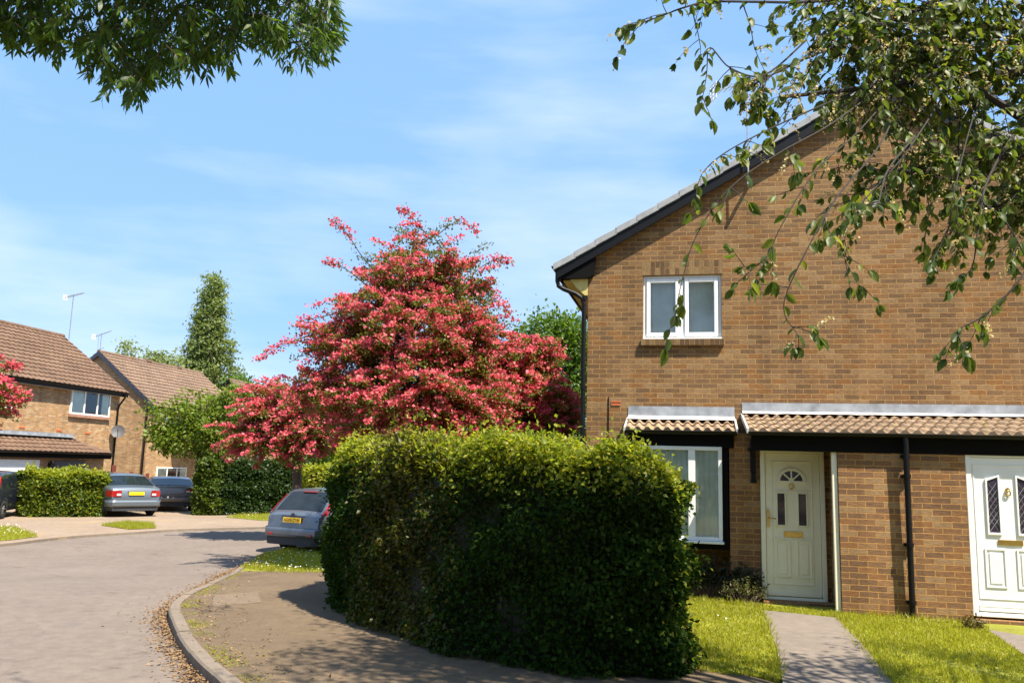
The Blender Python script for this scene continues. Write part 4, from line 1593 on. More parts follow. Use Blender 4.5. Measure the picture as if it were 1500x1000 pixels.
class Car:
    """lofted body: top line and width given along y (0 = tail, L = nose)"""

    def __init__(self, L, W, top, belt, roofw, zb=0.24):
        self.L, self.W, self.top_pts, self.belt, self.roofw, self.zb = L, W, top, belt, roofw, zb

    def top(self, y):
        p = self.top_pts
        for (a, za), (b, zb) in zip(p[:-1], p[1:]):
            if y <= b:
                t = (y - a) / (b - a)
                return za + (zb - za) * t
        return p[-1][1]

    def wend(self, y):
        a = min(1, y / 0.55)
        b = min(1, (self.L - y) / 0.75)
        return (1 - 0.13 * (1 - a) ** 2.2) * (1 - 0.2 * (1 - b) ** 2.2)

    def hw(self, y, z):
        w = self.W / 2 * self.wend(y)
        if z < self.belt:
            w *= 1 - 0.05 * ((self.belt - 0.22 - z) / 0.5) ** 2 - (0.02 if z < 0.3 else 0)
        else:
            w *= 1 - (1 - self.roofw) * ((z - self.belt) / (1.45 - self.belt)) ** 1.1 - 0.01
        return w

    def section(self, y, nz=9, nx=5):
        zt = self.top(y)
        pts = []
        for i in range(nz):
            z = self.zb + (zt - 0.05 - self.zb) * i / (nz - 1)
            pts.append((self.hw(y, z), z))
        wt = self.hw(y, zt - 0.05)
        pts.append((wt - 0.018, zt - 0.018))
        for i in range(nx + 1):
            f = 1 - i / nx
            x = (wt - 0.05) * f
            pts.append((x, zt + 0.028 * (1 - f * f)))
        return pts

    def body(self):
        mb = MB()
        ys = sorted(set([0, 0.03, 0.08, 0.16, 0.28, 0.4, 0.5, 0.62, 0.8] + [p[0] for p in self.top_pts if p[0] > 0.02] + list(np.linspace(1.0, self.L - 0.6, 9)) + [self.L - 0.4, self.L - 0.2, self.L - 0.08, self.L]))
        rows = []
        for y in ys:
            s = self.section(y)
            ring = [(x, y, z) for x, z in s] + [(-x, y, z) for x, z in s[-2::-1]]
            rows.append(ring)
        k = len(rows[0])
        for r in rows:
            mb.v += r
        for i in range(len(rows) - 1):
            for j in range(k - 1):
                a = i * k + j
                mb.f.append((a, a + 1, a + k + 1, a + k))
            mb.f.append((i * k + k - 1, i * k, (i + 1) * k, (i + 1) * k + k - 1))
        mb.f.append(tuple(range(k)))
        e = (len(rows) - 1) * k
        mb.f.append(tuple(range(e + k - 1, e - 1, -1)))
        return mb

    def top_patch(self, mb, y0, y1, f0, f1, inset=0.07, h=0.012, n=7, m=6):
        n0 = len(mb.v)
        for i in range(n):
            y = y0 + (y1 - y0) * i / (n - 1)
            zt = self.top(y)
            w = self.hw(y, zt - 0.05) - inset
            for j in range(m):
                f = f0 + (f1 - f0) * j / (m - 1)
                mb.v.append((w * f, y, zt + 0.028 * (1 - f * f) + h))
        for i in range(n - 1):
            for j in range(m - 1):
                a = n0 + i * m + j
                mb.f.append((a, a + 1, a + m + 1, a + m))

    def side_patch(self, mb, sg, y0, y1, za, zmax, h=0.008, n=9):
        n0 = len(mb.v)
        ys = [y0 + (y1 - y0) * i / (n - 1) for i in range(n)]
        for y in ys:
            zt = min(self.top(y) - 0.075, zmax)
            zt = max(zt, za + 0.005)
            for j in range(4):
                z = za + (zt - za) * j / 3
                mb.v.append((sg * (self.hw(y, z) + h), y, z))
        for i in range(n - 1):
            for j in range(3):
                a = n0 + i * 4 + j
                mb.f.append((a, a + 1, a + 5, a + 4))

    def rear_wrap(self, mb, x0, x1, z0, z1, out=0.012, n=8, m=4, ymax=0.6):
        """patch on the tail following the rounded plan, from x0 to x1 (|x| may exceed the flat tail: it then turns the corner)"""
        n0 = len(mb.v)
        for i in range(n):
            x = x0 + (x1 - x0) * i / (n - 1)
            for j in range(m):
                z = z0 + (z1 - z0) * j / (m - 1)
                wf = self.hw(0, z)
                if abs(x) <= wf:
                    mb.v.append((x, -out, z))
                else:
                    yy = (abs(x) - wf) * 1.3
                    mb.v.append((math.copysign(self.hw(min(yy, ymax), z) + out, x), yy, z))
        for i in range(n - 1):
            for j in range(m - 1):
                a = n0 + i * m + j
                mb.f.append((a, a + 1, a + m + 1, a + m))


def make_car(label, loc, heading, car, paint, kind, plate_text=None, plate_z=0.72, wr=0.31):
    t = thing("parked_car", label, "car", loc, heading)
    t2 = t
    car.body().build("body", paint, t2, True, angle=0.75)
    hb = kind == "hatch"
    mb = MB()
    if hb:
        car.top_patch(mb, 0.19, 0.60, -1, 1, 0.13)
    elif kind == "saloon":
        car.top_patch(mb, 0.62, 1.20, -1, 1, 0.07)
    else:
        car.top_patch(mb, 0.55, 1.30, -1, 1, 0.07)
    mb.build("rear_window", M["car_glass"], t2, True, fix=False)
    for sg in (-1, 1):
        mb = MB()
        ya, yb = (0.62, car.L - 1.55) if hb else (0.9, car.L - 1.6)
        car.side_patch(mb, sg, ya, yb, car.belt + 0.03, 1.36)
        mb.build("side_window", M["car_glass"], t2, True, fix=False)
    mb = MB()
    wy = [p[0] for p in car.top_pts]
    car.top_patch(mb, car.L - 1.95, car.L - 1.28, -1, 1, 0.08)
    mb.build("windscreen", M["car_glass"], t2, True, fix=False)
    W = car.W / 2
    # tail lamps
    for sg in (-1, 1):
        mb = MB()
        if hb:
            n0 = len(mb.v)
            for i in range(8):
                y = 0.10 + 0.46 * i / 7
                zt = car.top(y) - 0.03
                w = car.hw(y, zt)
                mb.v += [(sg * (w - 0.045), y - 0.004, car.top(y) + 0.012), (sg * (w + 0.004), y - 0.01, zt + 0.018), (sg * (w + 0.014), y + 0.07, zt - 0.03)]
            for i in range(7):
                for j in range(2):
                    a = n0 + i * 3 + j
                    mb.f.append((a, a + 1, a + 4, a + 3))
        else:
            za, zb = (0.70, 0.90) if kind == "saloon" else (0.72, 0.86)
            car.rear_wrap(mb, sg * 0.50, sg * (W + 0.13), za, zb, 0.016)
        mb.build("tail_lamp", M["lamp_red"], t2, True, fix=False)
        if not hb:
            mb = MB()
            car.rear_wrap(mb, sg * 0.52, sg * 0.66, 0.735, 0.80, 0.022, 4)
            mb.build("reversing_lamp", M["lamp_clear"], t2, True, fix=False)
    # bumper step, lower valance
    mb = MB()
    if hb:
        car.rear_wrap(mb, -W - 0.12, W + 0.12, 0.40, 0.60, 0.05, 24)
        n0 = len(mb.v)
        car.rear_wrap(mb, -W - 0.12, W + 0.12, 0.60, 0.605, 0.05, 24, 2)
        car.rear_wrap(mb, -W - 0.12, W + 0.12, 0.605, 0.612, 0.0, 24, 2)
    else:
        car.rear_wrap(mb, -W - 0.14, W + 0.14, 0.36, 0.56, 0.035, 24)
        car.rear_wrap(mb, -W - 0.14, W + 0.14, 0.56, 0.585, 0.018, 24, 2)
    bp = mb.build("bumper", paint, t2, True, fix=False, angle=0.5)
    md = bp.modifiers.new("solid", "SOLIDIFY")
    md.thickness = 0.03
    mb = MB()
    car.rear_wrap(mb, -W - 0.1, W + 0.1, 0.22, 0.40 if hb else 0.35, 0.042 if hb else 0.02, 24)
    mb.build("valance", M["trim"], t2, True, fix=False)
    if hb:
        for sg in (-1, 1):
            mb = MB()
            mb.box(sg * 0.58 - 0.07, sg * 0.58 + 0.07, -0.10, -0.045, 0.43, 0.48)
            mb.build("reflector", M["lamp_red"], t2, bevel=0.006)
        mb = MB()
        mb.box(-0.20, 0.20, 0.54, 0.60, car.top(0.6) + 0.005, car.top(0.6) + 0.035)
        mb.build("brake_lamp", M["lamp_red"], t2, bevel=0.01)
        mb = MB()
        mb.box(-0.34, 0.34, -0.004, 0.06, 0.855, 0.875)
        mb.build("tailgate_handle", M["trim"], t2, bevel=0.006)
        mb = MB()
        mb.disc((0, 0.01, 0.905), (0, -1, 0.2), 0.055, 0.014, 16)
        mb.v = [(x * 1.0, y, 0.905 + (z - 0.905) * 0.55) for x, y, z in mb.v]
        mb.build("badge", M["trim"], t2)
    else:
        mb = MB()
        mb.box(-0.30, 0.30, -0.022, 0.0, 0.885 if kind == "saloon" else 0.80, 0.90 if kind == "saloon" else 0.815)
        mb.build("boot_trim", M["rim"], t2, bevel=0.004)
    mb = MB()
    yo = -0.03
    mb.box(-0.26, 0.26, yo, yo + 0.014, plate_z - 0.056, plate_z + 0.056)
    pl = mb.build("number_plate", M["plate"], t2, bevel=0.004)
    if plate_text:
        cu = bpy.data.curves.new("plate_text", "FONT")
        cu.body = plate_text
        cu.size = 0.098
        cu.align_x = "CENTER"
        cu.align_y = "CENTER"
        cu.extrude = 0.001
        tmp = bpy.data.objects.new("plate_text_curve", cu)
        COL.objects.link(tmp)
        me = bpy.data.meshes.new_from_object(tmp.evaluated_get(bpy.context.evaluated_depsgraph_get()))
        bpy.data.objects.remove(tmp)
        tx = link_mesh("plate_text", me, None, pl)
        me.materials.clear()
        me.materials.append(M["plate_ink"])
        tx.location = (0, yo - 0.002, plate_z)
        tx.rotation_euler = (math.pi / 2, 0, 0)
    # wheels
    for sg in (-1, 1):
        for y in (0.78, car.L - 0.86):
            mb = MB()
            x = sg * (W - 0.20)
            prof = [(0.0, wr - 0.03), (0.02, wr), (0.17, wr), (0.195, wr - 0.03)]
            n = 22
            n0 = len(mb.v)
            for d, r in [(0.0, 0.05)] + prof + [(0.195, 0.19)]:
                for k in range(n):
                    a = 2 * math.pi * k / n
                    mb.v.append((x + sg * d, y + math.cos(a) * r, wr + math.sin(a) * r))
            for i in range(5):
                for k in range(n):
                    a = n0 + i * n + k
                    b2 = n0 + i * n + (k + 1) % n
                    mb.f.append((a, b2, b2 + n, a + n))
            wh = mb.build("wheel", M["tyre"], t2, True)
            mb = MB()
            mb.disc((x + sg * 0.165, y, wr), (sg, 0, 0), 0.05, 0.02, 12)
            for k in range(7):
                a = 2 * math.pi * k / 7
                d = Vector((0, math.cos(a), math.sin(a)))
                s2 = Vector((0, -d.z, d.y)) * 0.022
                c0 = Vector((x + sg * 0.168, y, wr))
                mb.slab([c0 + d * 0.04 - s2, c0 + d * 0.2 - s2 * 1.3, c0 + d * 0.2 + s2 * 1.3, c0 + d * 0.04 + s2], (sg * 0.014, 0, 0))
            mb.build("rim", M["rim"], wh)
            # dark wheel arch lip
            mb = MB()
            n0 = len(mb.v)
            for k in range(15):
                a = math.pi * k / 14
                for r, o in ((wr + 0.055, 0.006), (wr + 0.005, 0.004)):
                    yy, z = y + math.cos(a) * r, wr + math.sin(a) * r
                    mb.v.append((sg * (car.hw(yy, z) + o), yy, z))
            for k in range(14):
                a = n0 + 2 * k
                mb.f.append((a, a + 1, a + 3, a + 2))
            mb.build("wheel_arch", M["trim"], t2, True, fix=False)
    for sg in (-1, 1):
        mb = MB()
        yy = car.L - 1.62
        mb.box(sg * (W + 0.0) - 0.09, sg * (W + 0.0) + 0.09, yy, yy + 0.09, car.belt + 0.02, car.belt + 0.15)
        mb.build("mirror", paint, t2, bevel=0.02)
    return t


hatch = Car(4.15, 1.70, [(0, 0.60), (0.03, 0.86), (0.12, 0.93), (0.19, 0.965), (0.62, 1.40), (0.75, 1.445), (1.5, 1.48), (2.3, 1.45), (2.95, 0.99), (3.6, 0.86), (4.0, 0.68), (4.15, 0.5)], 0.93, 0.78)
saloon = Car(4.75, 1.82, [(0, 0.60), (0.02, 0.93), (0.08, 0.985), (0.58, 1.02), (1.22, 1.36), (1.6, 1.43), (2.3, 1.45), (2.75, 1.42), (3.45, 0.99), (4.2, 0.88), (4.6, 0.7), (4.75, 0.5)], 0.95, 0.76)
coupe = Car(4.3, 1.80, [(0, 0.58), (0.02, 0.87), (0.06, 0.93), (0.5, 0.94), (1.3, 1.20), (1.7, 1.27), (2.1, 1.28), (2.35, 1.25), (3.0, 0.88), (3.8, 0.76), (4.15, 0.62), (4.3, 0.45)], 0.86, 0.74)
g = G(423, 805, RZ)
hd_ = math.radians(-27)
ax = Vector((math.cos(hd_), math.sin(hd_), 0))
fwd = Vector((-math.sin(hd_), math.cos(hd_), 0))
loc = Vector((g.x, g.y, g.z)) + ax * 0.74 - fwd * 0.78
make_car("silver blue hatchback parked on the bend, half behind the big hedge", loc, hd_, hatch, car_paint("silver_blue_paint", (0.115, 0.14, 0.17), 0.5), "hatch", "AG05 CYH", 0.775)
hd_ = math.radians(44)
g = G(197, 757, -0.06)
make_car("grey blue saloon parked in the drive beside the low sunlit hedge", Vector((g.x, g.y, g.z)), hd_, saloon, car_paint("grey_blue_paint", (0.14, 0.165, 0.19), 0.5), "saloon", None, 0.80, 0.32)
hd_ = math.radians(25)
g = G(249, 752, -0.06)
g = Vector((g.x, g.y, g.z)) * (1 + 1.2 / g.y)
g.z = -0.33
make_car("dark grey low coupe parked to the right of the saloon", Vector((g.x, g.y, g.z)), hd_, coupe, car_paint("dark_grey_paint", (0.16, 0.145, 0.135), 0.5), "coupe", None, 0.52, 0.32)
hd_ = math.radians(14)
g = G(-55, 762, -0.06)
make_car("dark blue hatchback cut off by the left edge of the picture", Vector((g.x, g.y, g.z)), hd_, Car(4.15, 1.72, hatch.top_pts, 0.95, 0.8), car_paint("navy_paint", (0.018, 0.022, 0.04), 0.3), "hatch", None, 0.775)

# ------------------------------------------------------------------ hedges
def hedge(name, label, line, thick, height, n, size, mats, cat="hedge", core_in=0.16, zb=0.0, lump=0.09, end_drop=0.0):
    """clipped hedge along a ground polyline; mats: function (points, normals) -> list of (part name, mask, material)"""
    line = smooth_line([Vector((p[0], p[1], 0)) for p in line], 6)
    base = line[0]
    t = thing(name, label, cat, (base.x, base.y, zb))
    bpy.context.view_layer.update()
    pts = np.array([(p.x, p.y) for p in line])
    seg = np.linalg.norm(np.diff(pts, axis=0), axis=1)
    cum = np.concatenate([[0], np.cumsum(seg)])
    Ltot = cum[-1]
    h2 = thick / 2

    def frame(s):
        i = np.clip(np.searchsorted(cum, s, side="right") - 1, 0, len(seg) - 1)
        tt = (s - cum[i]) / seg[i]
        p = pts[i] + (pts[i + 1] - pts[i]) * tt[:, None]
        d = (pts[i + 1] - pts[i]) / seg[i][:, None]
        return p, d
    # areas: two sides, top, two ends
    areas = np.array([Ltot * height, Ltot * height, Ltot * thick * 1.3, thick * height, thick * height])
    cnt = (areas / areas.sum() * n).astype(int)
    def hs(s):
        return 1 - 0.35 * end_drop * np.clip((0.9 - s) / 0.9, 0, 1) - end_drop * np.clip((0.6 - (Ltot - s)) / 0.6, 0, 1) ** 1.4

    Cs, Ns = [], []
    for k, c in enumerate(cnt):
        if k < 3:
            s = rng.uniform(0, Ltot, c)
            p, d = frame(s)
            nrm = np.column_stack([-d[:, 1], d[:, 0]])
            if k < 2:
                sg = 1 if k == 0 else -1
                z = rng.uniform(0, 1, c) ** 0.95 * height
                o = np.full(c, h2) - 0.18 * np.clip((z - height + 0.35) / 0.35, 0, 1) ** 2
                # ends rounded
                er = 0.4
                e = np.minimum(s, Ltot - s)
                o -= 0.35 * np.clip((er - e) / er, 0, 1) ** 2 * h2
                C = np.column_stack([p + nrm * (sg * o)[:, None], z * hs(s)])
                Nn = np.column_stack([nrm * sg, 0.15 + 0.8 * np.clip((z - height + 0.25) / 0.25, 0, 1)])
            else:
                w = rng.uniform(-1, 1, c)
                z = height - 0.10 * w ** 4 + 0.03 * rng.normal(size=c)
                C = np.column_stack([p + nrm * (w * h2 * 0.95)[:, None], z * hs(s)])
                Nn = np.column_stack([nrm * (w * 0.4)[:, None], np.ones(c)])
        else:
            s = np.full(c, 0.0 if k == 3 else Ltot)
            p, d = frame(s)
            nrm = np.column_stack([-d[:, 1], d[:, 0]])
            w = rng.uniform(-1, 1, c)
            z = rng.uniform(0, 1, c) * height
            sg = -1 if k == 3 else 1
            C = np.column_stack([p + nrm * (w * h2 * 0.9)[:, None] + d * (sg * (0.12 - 0.25 * w ** 2 - 0.2 * end_drop * (z / height) ** 3))[:, None], z * hs(s)])
            Nn = np.column_stack([d * sg + nrm * (w * 0.5)[:, None], np.full(c, 0.2)])
        Cs.append(C)
        Ns.append(Nn)
    C, Nn = np.vstack(Cs), unit(np.vstack(Ns))
    x, y, z = C.T
    lumps = lump * (np.sin(x * 3.1 + 2 * np.sin(z * 2.7)) * np.sin(y * 2.9 + z * 3.3) + 0.6 * np.sin(x * 7.3 + z * 5.1) * np.sin(y * 6.7 - z * 4.3))
    depth = np.abs(rng.normal(size=len(C))) * 0.085
    spr = rng.uniform(size=len(C)) < 0.04
    C = C + Nn * (lumps - depth + spr * rng.uniform(0.03, 0.13, len(C)))[:, None]
    up = (Nn[:, 2] > 0.6) & (rng.uniform(size=len(C)) < 0.05)
    C[:, 2] += up * np.abs(rng.normal(size=len(C))) * 0.10
    C[:, 2] = np.maximum(C[:, 2], 0.03)
    C[:, 2] += zb
    D = unit(Nn * 0.55 + rdir(len(C)) * 0.8 + np.array([0, 0, -0.05]))
    F = unit(Nn * 0.7 + rdir(len(C)) * 0.75 + np.array([0, 0, 0.35]))
    L = size * rng.uniform(0.65, 1.25, len(C))
    for pn, mask, mat in mats(C, Nn):
        leaf_cloud(pn, mat, t, C[mask], D[mask], F[mask], L[mask], L[mask] * 0.62, "rhomb")
    # solid dark core added so no light leaks through the leaves
    mb = MB()
    ic = core_in
    rings = []
    for i, p in enumerate(line):
        d = (line[min(i + 1, len(line) - 1)] - line[max(i - 1, 0)]).normalized()
        nr = Vector((-d.y, d.x, 0))
        q = Vector((p.x, p.y, 0)) - base
        if i == 0:
            q += d * ic * 1.5
        if i == len(line) - 1:
            q -= d * ic * 1.5
        ww = h2 - ic
        hh = height * float(hs(np.array([cum[i]]))[0]) - ic
        rings.append([q + nr * ww, q + nr * ww + Vector((0, 0, hh * 0.9)), q + nr * ww * 0.7 + Vector((0, 0, hh)), q - nr * ww * 0.7 + Vector((0, 0, hh)), q - nr * ww + Vector((0, 0, hh * 0.9)), q - nr * ww])
    for a, b2 in zip(rings[:-1], rings[1:]):
        for k in range(6):
            mb.poly([a[k], b2[k], b2[(k + 1) % 6], a[(k + 1) % 6]])
    mb.poly(rings[0])
    mb.poly(rings[-1][::-1])
    mb.build("twigs", M["hedge_core"], t)
    return t


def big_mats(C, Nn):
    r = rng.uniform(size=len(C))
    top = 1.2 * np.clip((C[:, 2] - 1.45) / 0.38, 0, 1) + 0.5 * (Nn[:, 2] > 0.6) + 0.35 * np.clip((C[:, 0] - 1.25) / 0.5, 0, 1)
    fresh = r < 0.75 * top  # more bright leaves on top and sunny end, painting in the sunlight
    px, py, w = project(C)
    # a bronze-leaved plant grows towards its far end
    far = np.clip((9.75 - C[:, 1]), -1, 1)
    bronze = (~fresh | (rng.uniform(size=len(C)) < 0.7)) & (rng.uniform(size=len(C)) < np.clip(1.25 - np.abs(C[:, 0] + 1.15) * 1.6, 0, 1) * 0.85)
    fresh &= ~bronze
    return [("foliage", ~fresh & ~bronze, M["hedge_leaf"]), ("sunlit_growth", fresh, M["hedge_sunlit"]), ("bronze_foliage", bronze, M["hedge_bronze"])]


front = [G(484, 884), G(535, 915), G(620, 948), G(720, 972), G(830, 988), G(930, 996)]
TK = 1.05
cl = []
for i, p in enumerate(front):
    d = (front[min(i + 1, len(front) - 1)] - front[max(i - 1, 0)]).normalized()
    nr = Vector((-d.y, d.x, 0))
    cl.append(p + nr * TK / 2)
d0 = (cl[1] - cl[0]).normalized()
cl[-1] = cl[-1] + (cl[-1] - cl[-2]).normalized() * 0.36
cl = [cl[0] + Vector((0.15, 1.6, 0))] + cl
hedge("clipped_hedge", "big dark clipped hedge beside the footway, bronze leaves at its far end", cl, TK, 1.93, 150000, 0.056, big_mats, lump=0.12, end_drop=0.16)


def one(mat, name="foliage"):
    return lambda C, Nn: [(name, np.ones(len(C), bool), mat)]


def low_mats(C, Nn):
    fresh = (rng.uniform(size=len(C)) < 0.25 + 0.7 * (Nn[:, 2] > 0.5))  # top gets mostly bright leaves, sunlight painted in with the growth
    return [("foliage", ~fresh, M["hedge_far"]), ("sunlit_growth", fresh, M["hedge_sunlit"])]


a, b2 = G(18, 757, -0.06), G(158, 757, -0.06)
off = Vector((0.0, 0.55, 0))
hh = P(90, 690, a.y).z + 0.28
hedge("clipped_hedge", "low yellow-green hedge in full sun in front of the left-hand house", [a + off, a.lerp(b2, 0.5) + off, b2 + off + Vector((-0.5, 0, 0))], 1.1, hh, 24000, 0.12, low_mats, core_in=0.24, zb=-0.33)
a, b2 = G(276, 755, -0.06), G(440, 752, -0.06)
hh = P(345, 678, a.y + 0.5).z + 0.33


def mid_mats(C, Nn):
    lit = (rng.uniform(size=len(C)) < 0.9 * np.clip((P(330, 700, 31.0).x - C[:, 0]) / 0.4, 0, 1))  # sunlit end and shaded rest painted with two leaf tones
    return [("foliage", ~lit, M["hedge_shaded"]), ("sunlit_foliage", lit, M["hedge_far"])]


hedge("clipped_hedge", "dark hedge behind the silver hatchback with a paler end toned as sunlit", [a + off + Vector((0.1, 0, 0)), a.lerp(b2, 0.5) + off, b2 + off], 1.1, hh, 26000, 0.13, mid_mats, core_in=0.24, zb=-0.33)
a = P(447, 745, 26.5)
b2 = P(530, 745, 25.0)
hedge("clipped_hedge", "small bright green hedge just above the hatchback roof, right of the hawthorn trunk", [Vector((a.x, a.y, 0)), Vector((b2.x, b2.y, 0))], 0.9, P(460, 683, 26.0).z + 0.33, 8000, 0.12, one(M["hedge_sunlit"]), core_in=0.2, zb=-0.33)

# ------------------------------------------------------------------ trees
def lobe(px, py, Y, rx, ry, rd=None):
    """crown lobe: pixel centre and radii in pixels at depth Y -> centre, radii in metres"""
    k = Y / FPX
    return P(px, py, Y), Vector((rx * k, (rd or rx) * k, ry * k))


def in_lobes(lobes, n, shell=0.5):
    """n random points in ellipsoids, drawn towards their skins"""
    vol = np.array([max(r.x * r.y * r.z, 1e-4) ** 0.72 for c, r in lobes])
    pick = rng.choice(len(lobes), n, p=vol / vol.sum())
    C = np.array([tuple(c) for c, r in lobes])[pick]
    R = np.array([tuple(r) for c, r in lobes])[pick]
    u = rdir(n) * (shell + (1 - shell) * rng.uniform(0, 1, (n, 1)) ** 0.6)
    return C + u * R, u


def limb_curve(a, b, sag=0.15, k=6, wob=0.06):
    a, b = Vector(a), Vector(b)
    L = (b - a).length
    out = []
    w = Vector(rng.normal(size=3)) * wob * L
    for i in range(k + 1):
        t = i / k
        p = a.lerp(b, t)
        p.z += sag * L * math.sin(math.pi * t)
        p += w * math.sin(math.pi * t)
        out.append(p)
    return out


def leafy_tree(name, label, cat, base, lobes, n_cl, per, leaf, cl_r, mat, trunk_r, bark=None, group=None, split=0.35, n_limb=24, shell=0.45, droop=0.0, tpl="rhomb"):
    bark = bark or M["bark"]
    t = thing(name, label, cat, base, 0, group)
    bpy.context.view_layer.update()
    base = Vector(base)
    topz = max(c.z + r.z * 0.6 for c, r in lobes)
    cx = sum((c for c, r in lobes), Vector()) / len(lobes)
    fork = Vector((base.x, base.y, base.z + (topz - base.z) * split))
    ctr = Vector((cx.x * 0.5 + base.x * 0.5, cx.y * 0.5 + base.y * 0.5, topz))
    mb = MB()
    stem = [base + Vector((0, 0, -0.1)), base.lerp(fork, 0.5), fork, fork.lerp(ctr, 0.5), ctr]
    mb.tube([p - base for p in stem], [trunk_r * 1.25, trunk_r, trunk_r * 0.85, trunk_r * 0.5, trunk_r * 0.12], 8)
    mb.build("trunk", bark, t, True)
    P_, U_ = in_lobes(lobes, n_cl, shell)
    mb = MB()
    for i in range(n_limb):
        b2 = Vector(P_[i])
        f = min(1, max(0.0, (b2.z - fork.z) / max(0.1, ctr.z - fork.z))) * 0.6
        a = fork.lerp(ctr, f)
        cv = limb_curve(a, b2, 0.08)
        mb.tube([p - base for p in cv], [trunk_r * 0.42 * (1 - 0.85 * j / (len(cv) - 1)) for j in range(len(cv))], 5)
    mb.build("branches", bark, t, True)
    C = np.repeat(P_, per, axis=0) + rng.normal(size=(n_cl * per, 3)) * cl_r * np.array([1, 1, 0.6])
    out = np.repeat(U_, per, axis=0)
    D = unit(out * 0.5 + rdir(len(C)) * 0.9 + np.array([0, 0, -droop]))
    F = unit(out * 0.35 + rdir(len(C)) * 0.7 + np.array([0, 0, 0.6]))
    L = leaf * rng.uniform(0.6, 1.3, len(C))
    leaf_cloud("crown", mat, t, C, D, F, L, L * 0.62, tpl)
    return t


def hawthorn(label, base, lobes, n_twig, trunk_r, flower, group, fl=0.05, trunk_top=None, green_top=0.0, spurs=()):
    """flowering hawthorn: arching twigs set with pink clusters above, small dark leaves below"""
    t = thing("hawthorn_tree", label, "tree", base, 0, group)
    bpy.context.view_layer.update()
    base = Vector(base)
    zs = [c.z + r.z for c, r in lobes]
    zmin = min(c.z - r.z for c, r in lobes)
    zmax = max(zs)
    fork = base + Vector((0, 0, (zmin - base.z) * 0.75 + 0.3))
    big = max(lobes, key=lambda q: q[1].x * q[1].z)[0]
    ctr = Vector((big.x, big.y, zmin + (zmax - zmin) * 0.85))
    mb = MB()
    stem = [base + Vector((0, 0, -0.1)), base.lerp(fork, 0.5) + Vector((0.05, 0, 0)), fork, fork.lerp(ctr, 0.4), fork.lerp(ctr, 0.75), ctr]
    mb.tube([p - base for p in stem], [trunk_r * 1.3, trunk_r, trunk_r * 0.9, trunk_r * 0.6, trunk_r * 0.35, trunk_r * 0.1], 8)
    mb.build("trunk", M["bark"], t, True)
    P_, U_ = in_lobes(lobes, n_twig, 0.35)
    mb = MB()
    fc, fo, lc, lo = [], [], [], []
    for i in range(n_twig):
        b2 = Vector(P_[i])
        u = Vector(U_[i])
        if i < 70:
            f = min(1, max(0.0, (b2.z - fork.z) / max(0.1, ctr.z - fork.z))) * 0.75
            cv = limb_curve(fork.lerp(ctr, f), b2, 0.10)
            mb.tube([p - base for p in cv], [trunk_r * 0.36 * (1 - 0.85 * j / (len(cv) - 1)) for j in range(len(cv))], 5)
        # arching twig
        h = Vector((u.x, u.y, 0))
        h = h.normalized() if h.length > 0.1 else Vector((1, 0, 0))
        h = (h + Vector((rng.normal(), rng.normal(), 0)) * 0.7).normalized()
        ln = rng.uniform(0.25, 0.8)
        p = b2.copy()
        d = (h + Vector((0, 0, 0.25 + rng.normal() * 0.35 + 0.5 * max(0, u.z)))).normalized()
        sn = math.sin(b2.x * 3.3 + 1.7 * math.sin(b2.z * 2.9)) * math.sin(b2.y * 3.1 + b2.z * 2.3) + 0.5 * math.sin(b2.x * 6.1 - b2.z * 7.3)
        ok = rng.uniform() + 0.32 * sn < flower * (1 - green_top * max(0, (b2.z - (zmin + 0.55 * (zmax - zmin))) / (0.45 * (zmax - zmin))))
        st = 9
        path = [p.copy()]
        for j in range(st):
            d = (d + Vector((0, 0, -0.09))).normalized()
            p = p + d * (ln / st)
            path.append(p.copy())
            dens = 1.0 if ok else 0.10
            if rng.uniform() < dens:
                for q in range(8 if rng.uniform() < 0.8 else 1):
                    fc.append(p + Vector((rng.normal() * 0.05, rng.normal() * 0.05, 0.02 + abs(rng.normal()) * 0.035)))
            for q in range(6 if ok else 9):
                lc.append(p + Vector((rng.normal() * 0.055, rng.normal() * 0.055, -0.02 + rng.normal() * 0.035)))
        if i % 3 == 0:
            mb.tube([q - base for q in path[::3]], [0.008, 0.006, 0.004, 0.003][:len(path[::3])], 4)
    for pts in spurs:
        cv = smooth_line(pts, 5)
        mb.tube([q - base for q in cv], [0.014 * (1 - 0.75 * j / (len(cv) - 1)) for j in range(len(cv))], 4)
        for j in range(len(cv) - 1):
            for q in range(9):
                p = cv[j].lerp(cv[j + 1], rng.uniform())
                lc.append(p + Vector(rng.normal(size=3)) * 0.06)
                if j > len(cv) * 0.45 and q < 7:
                    fc.append(p + Vector(rng.normal(size=3)) * 0.05 + Vector((0, 0, 0.03)))
                    fc.append(p + Vector(rng.normal(size=3)) * 0.05 + Vector((0, 0, 0.03)))
    mb.build("branches", M["bark"], t, True)
    C = np.array([tuple(v) for v in lc])
    k = len(C)
    L = rng.uniform(0.04, 0.075, k) * fl / 0.05
    leaf_cloud("leaves", M["haw_leaf"], t, C, rdir(k), unit(rdir(k) * 0.8 + np.array([0, 0, 0.7])), L, L * 0.75, "rhomb")
    C = np.array([tuple(v) for v in fc])
    k = len(C)
    L = rng.uniform(0.035, 0.062, k) * fl / 0.05
    leaf_cloud("blossom", M["blossom"], t, C, rdir(k), unit(rdir(k) * 0.9 + np.array([0, 0, 0.5])), L, L, "petal")
    return t


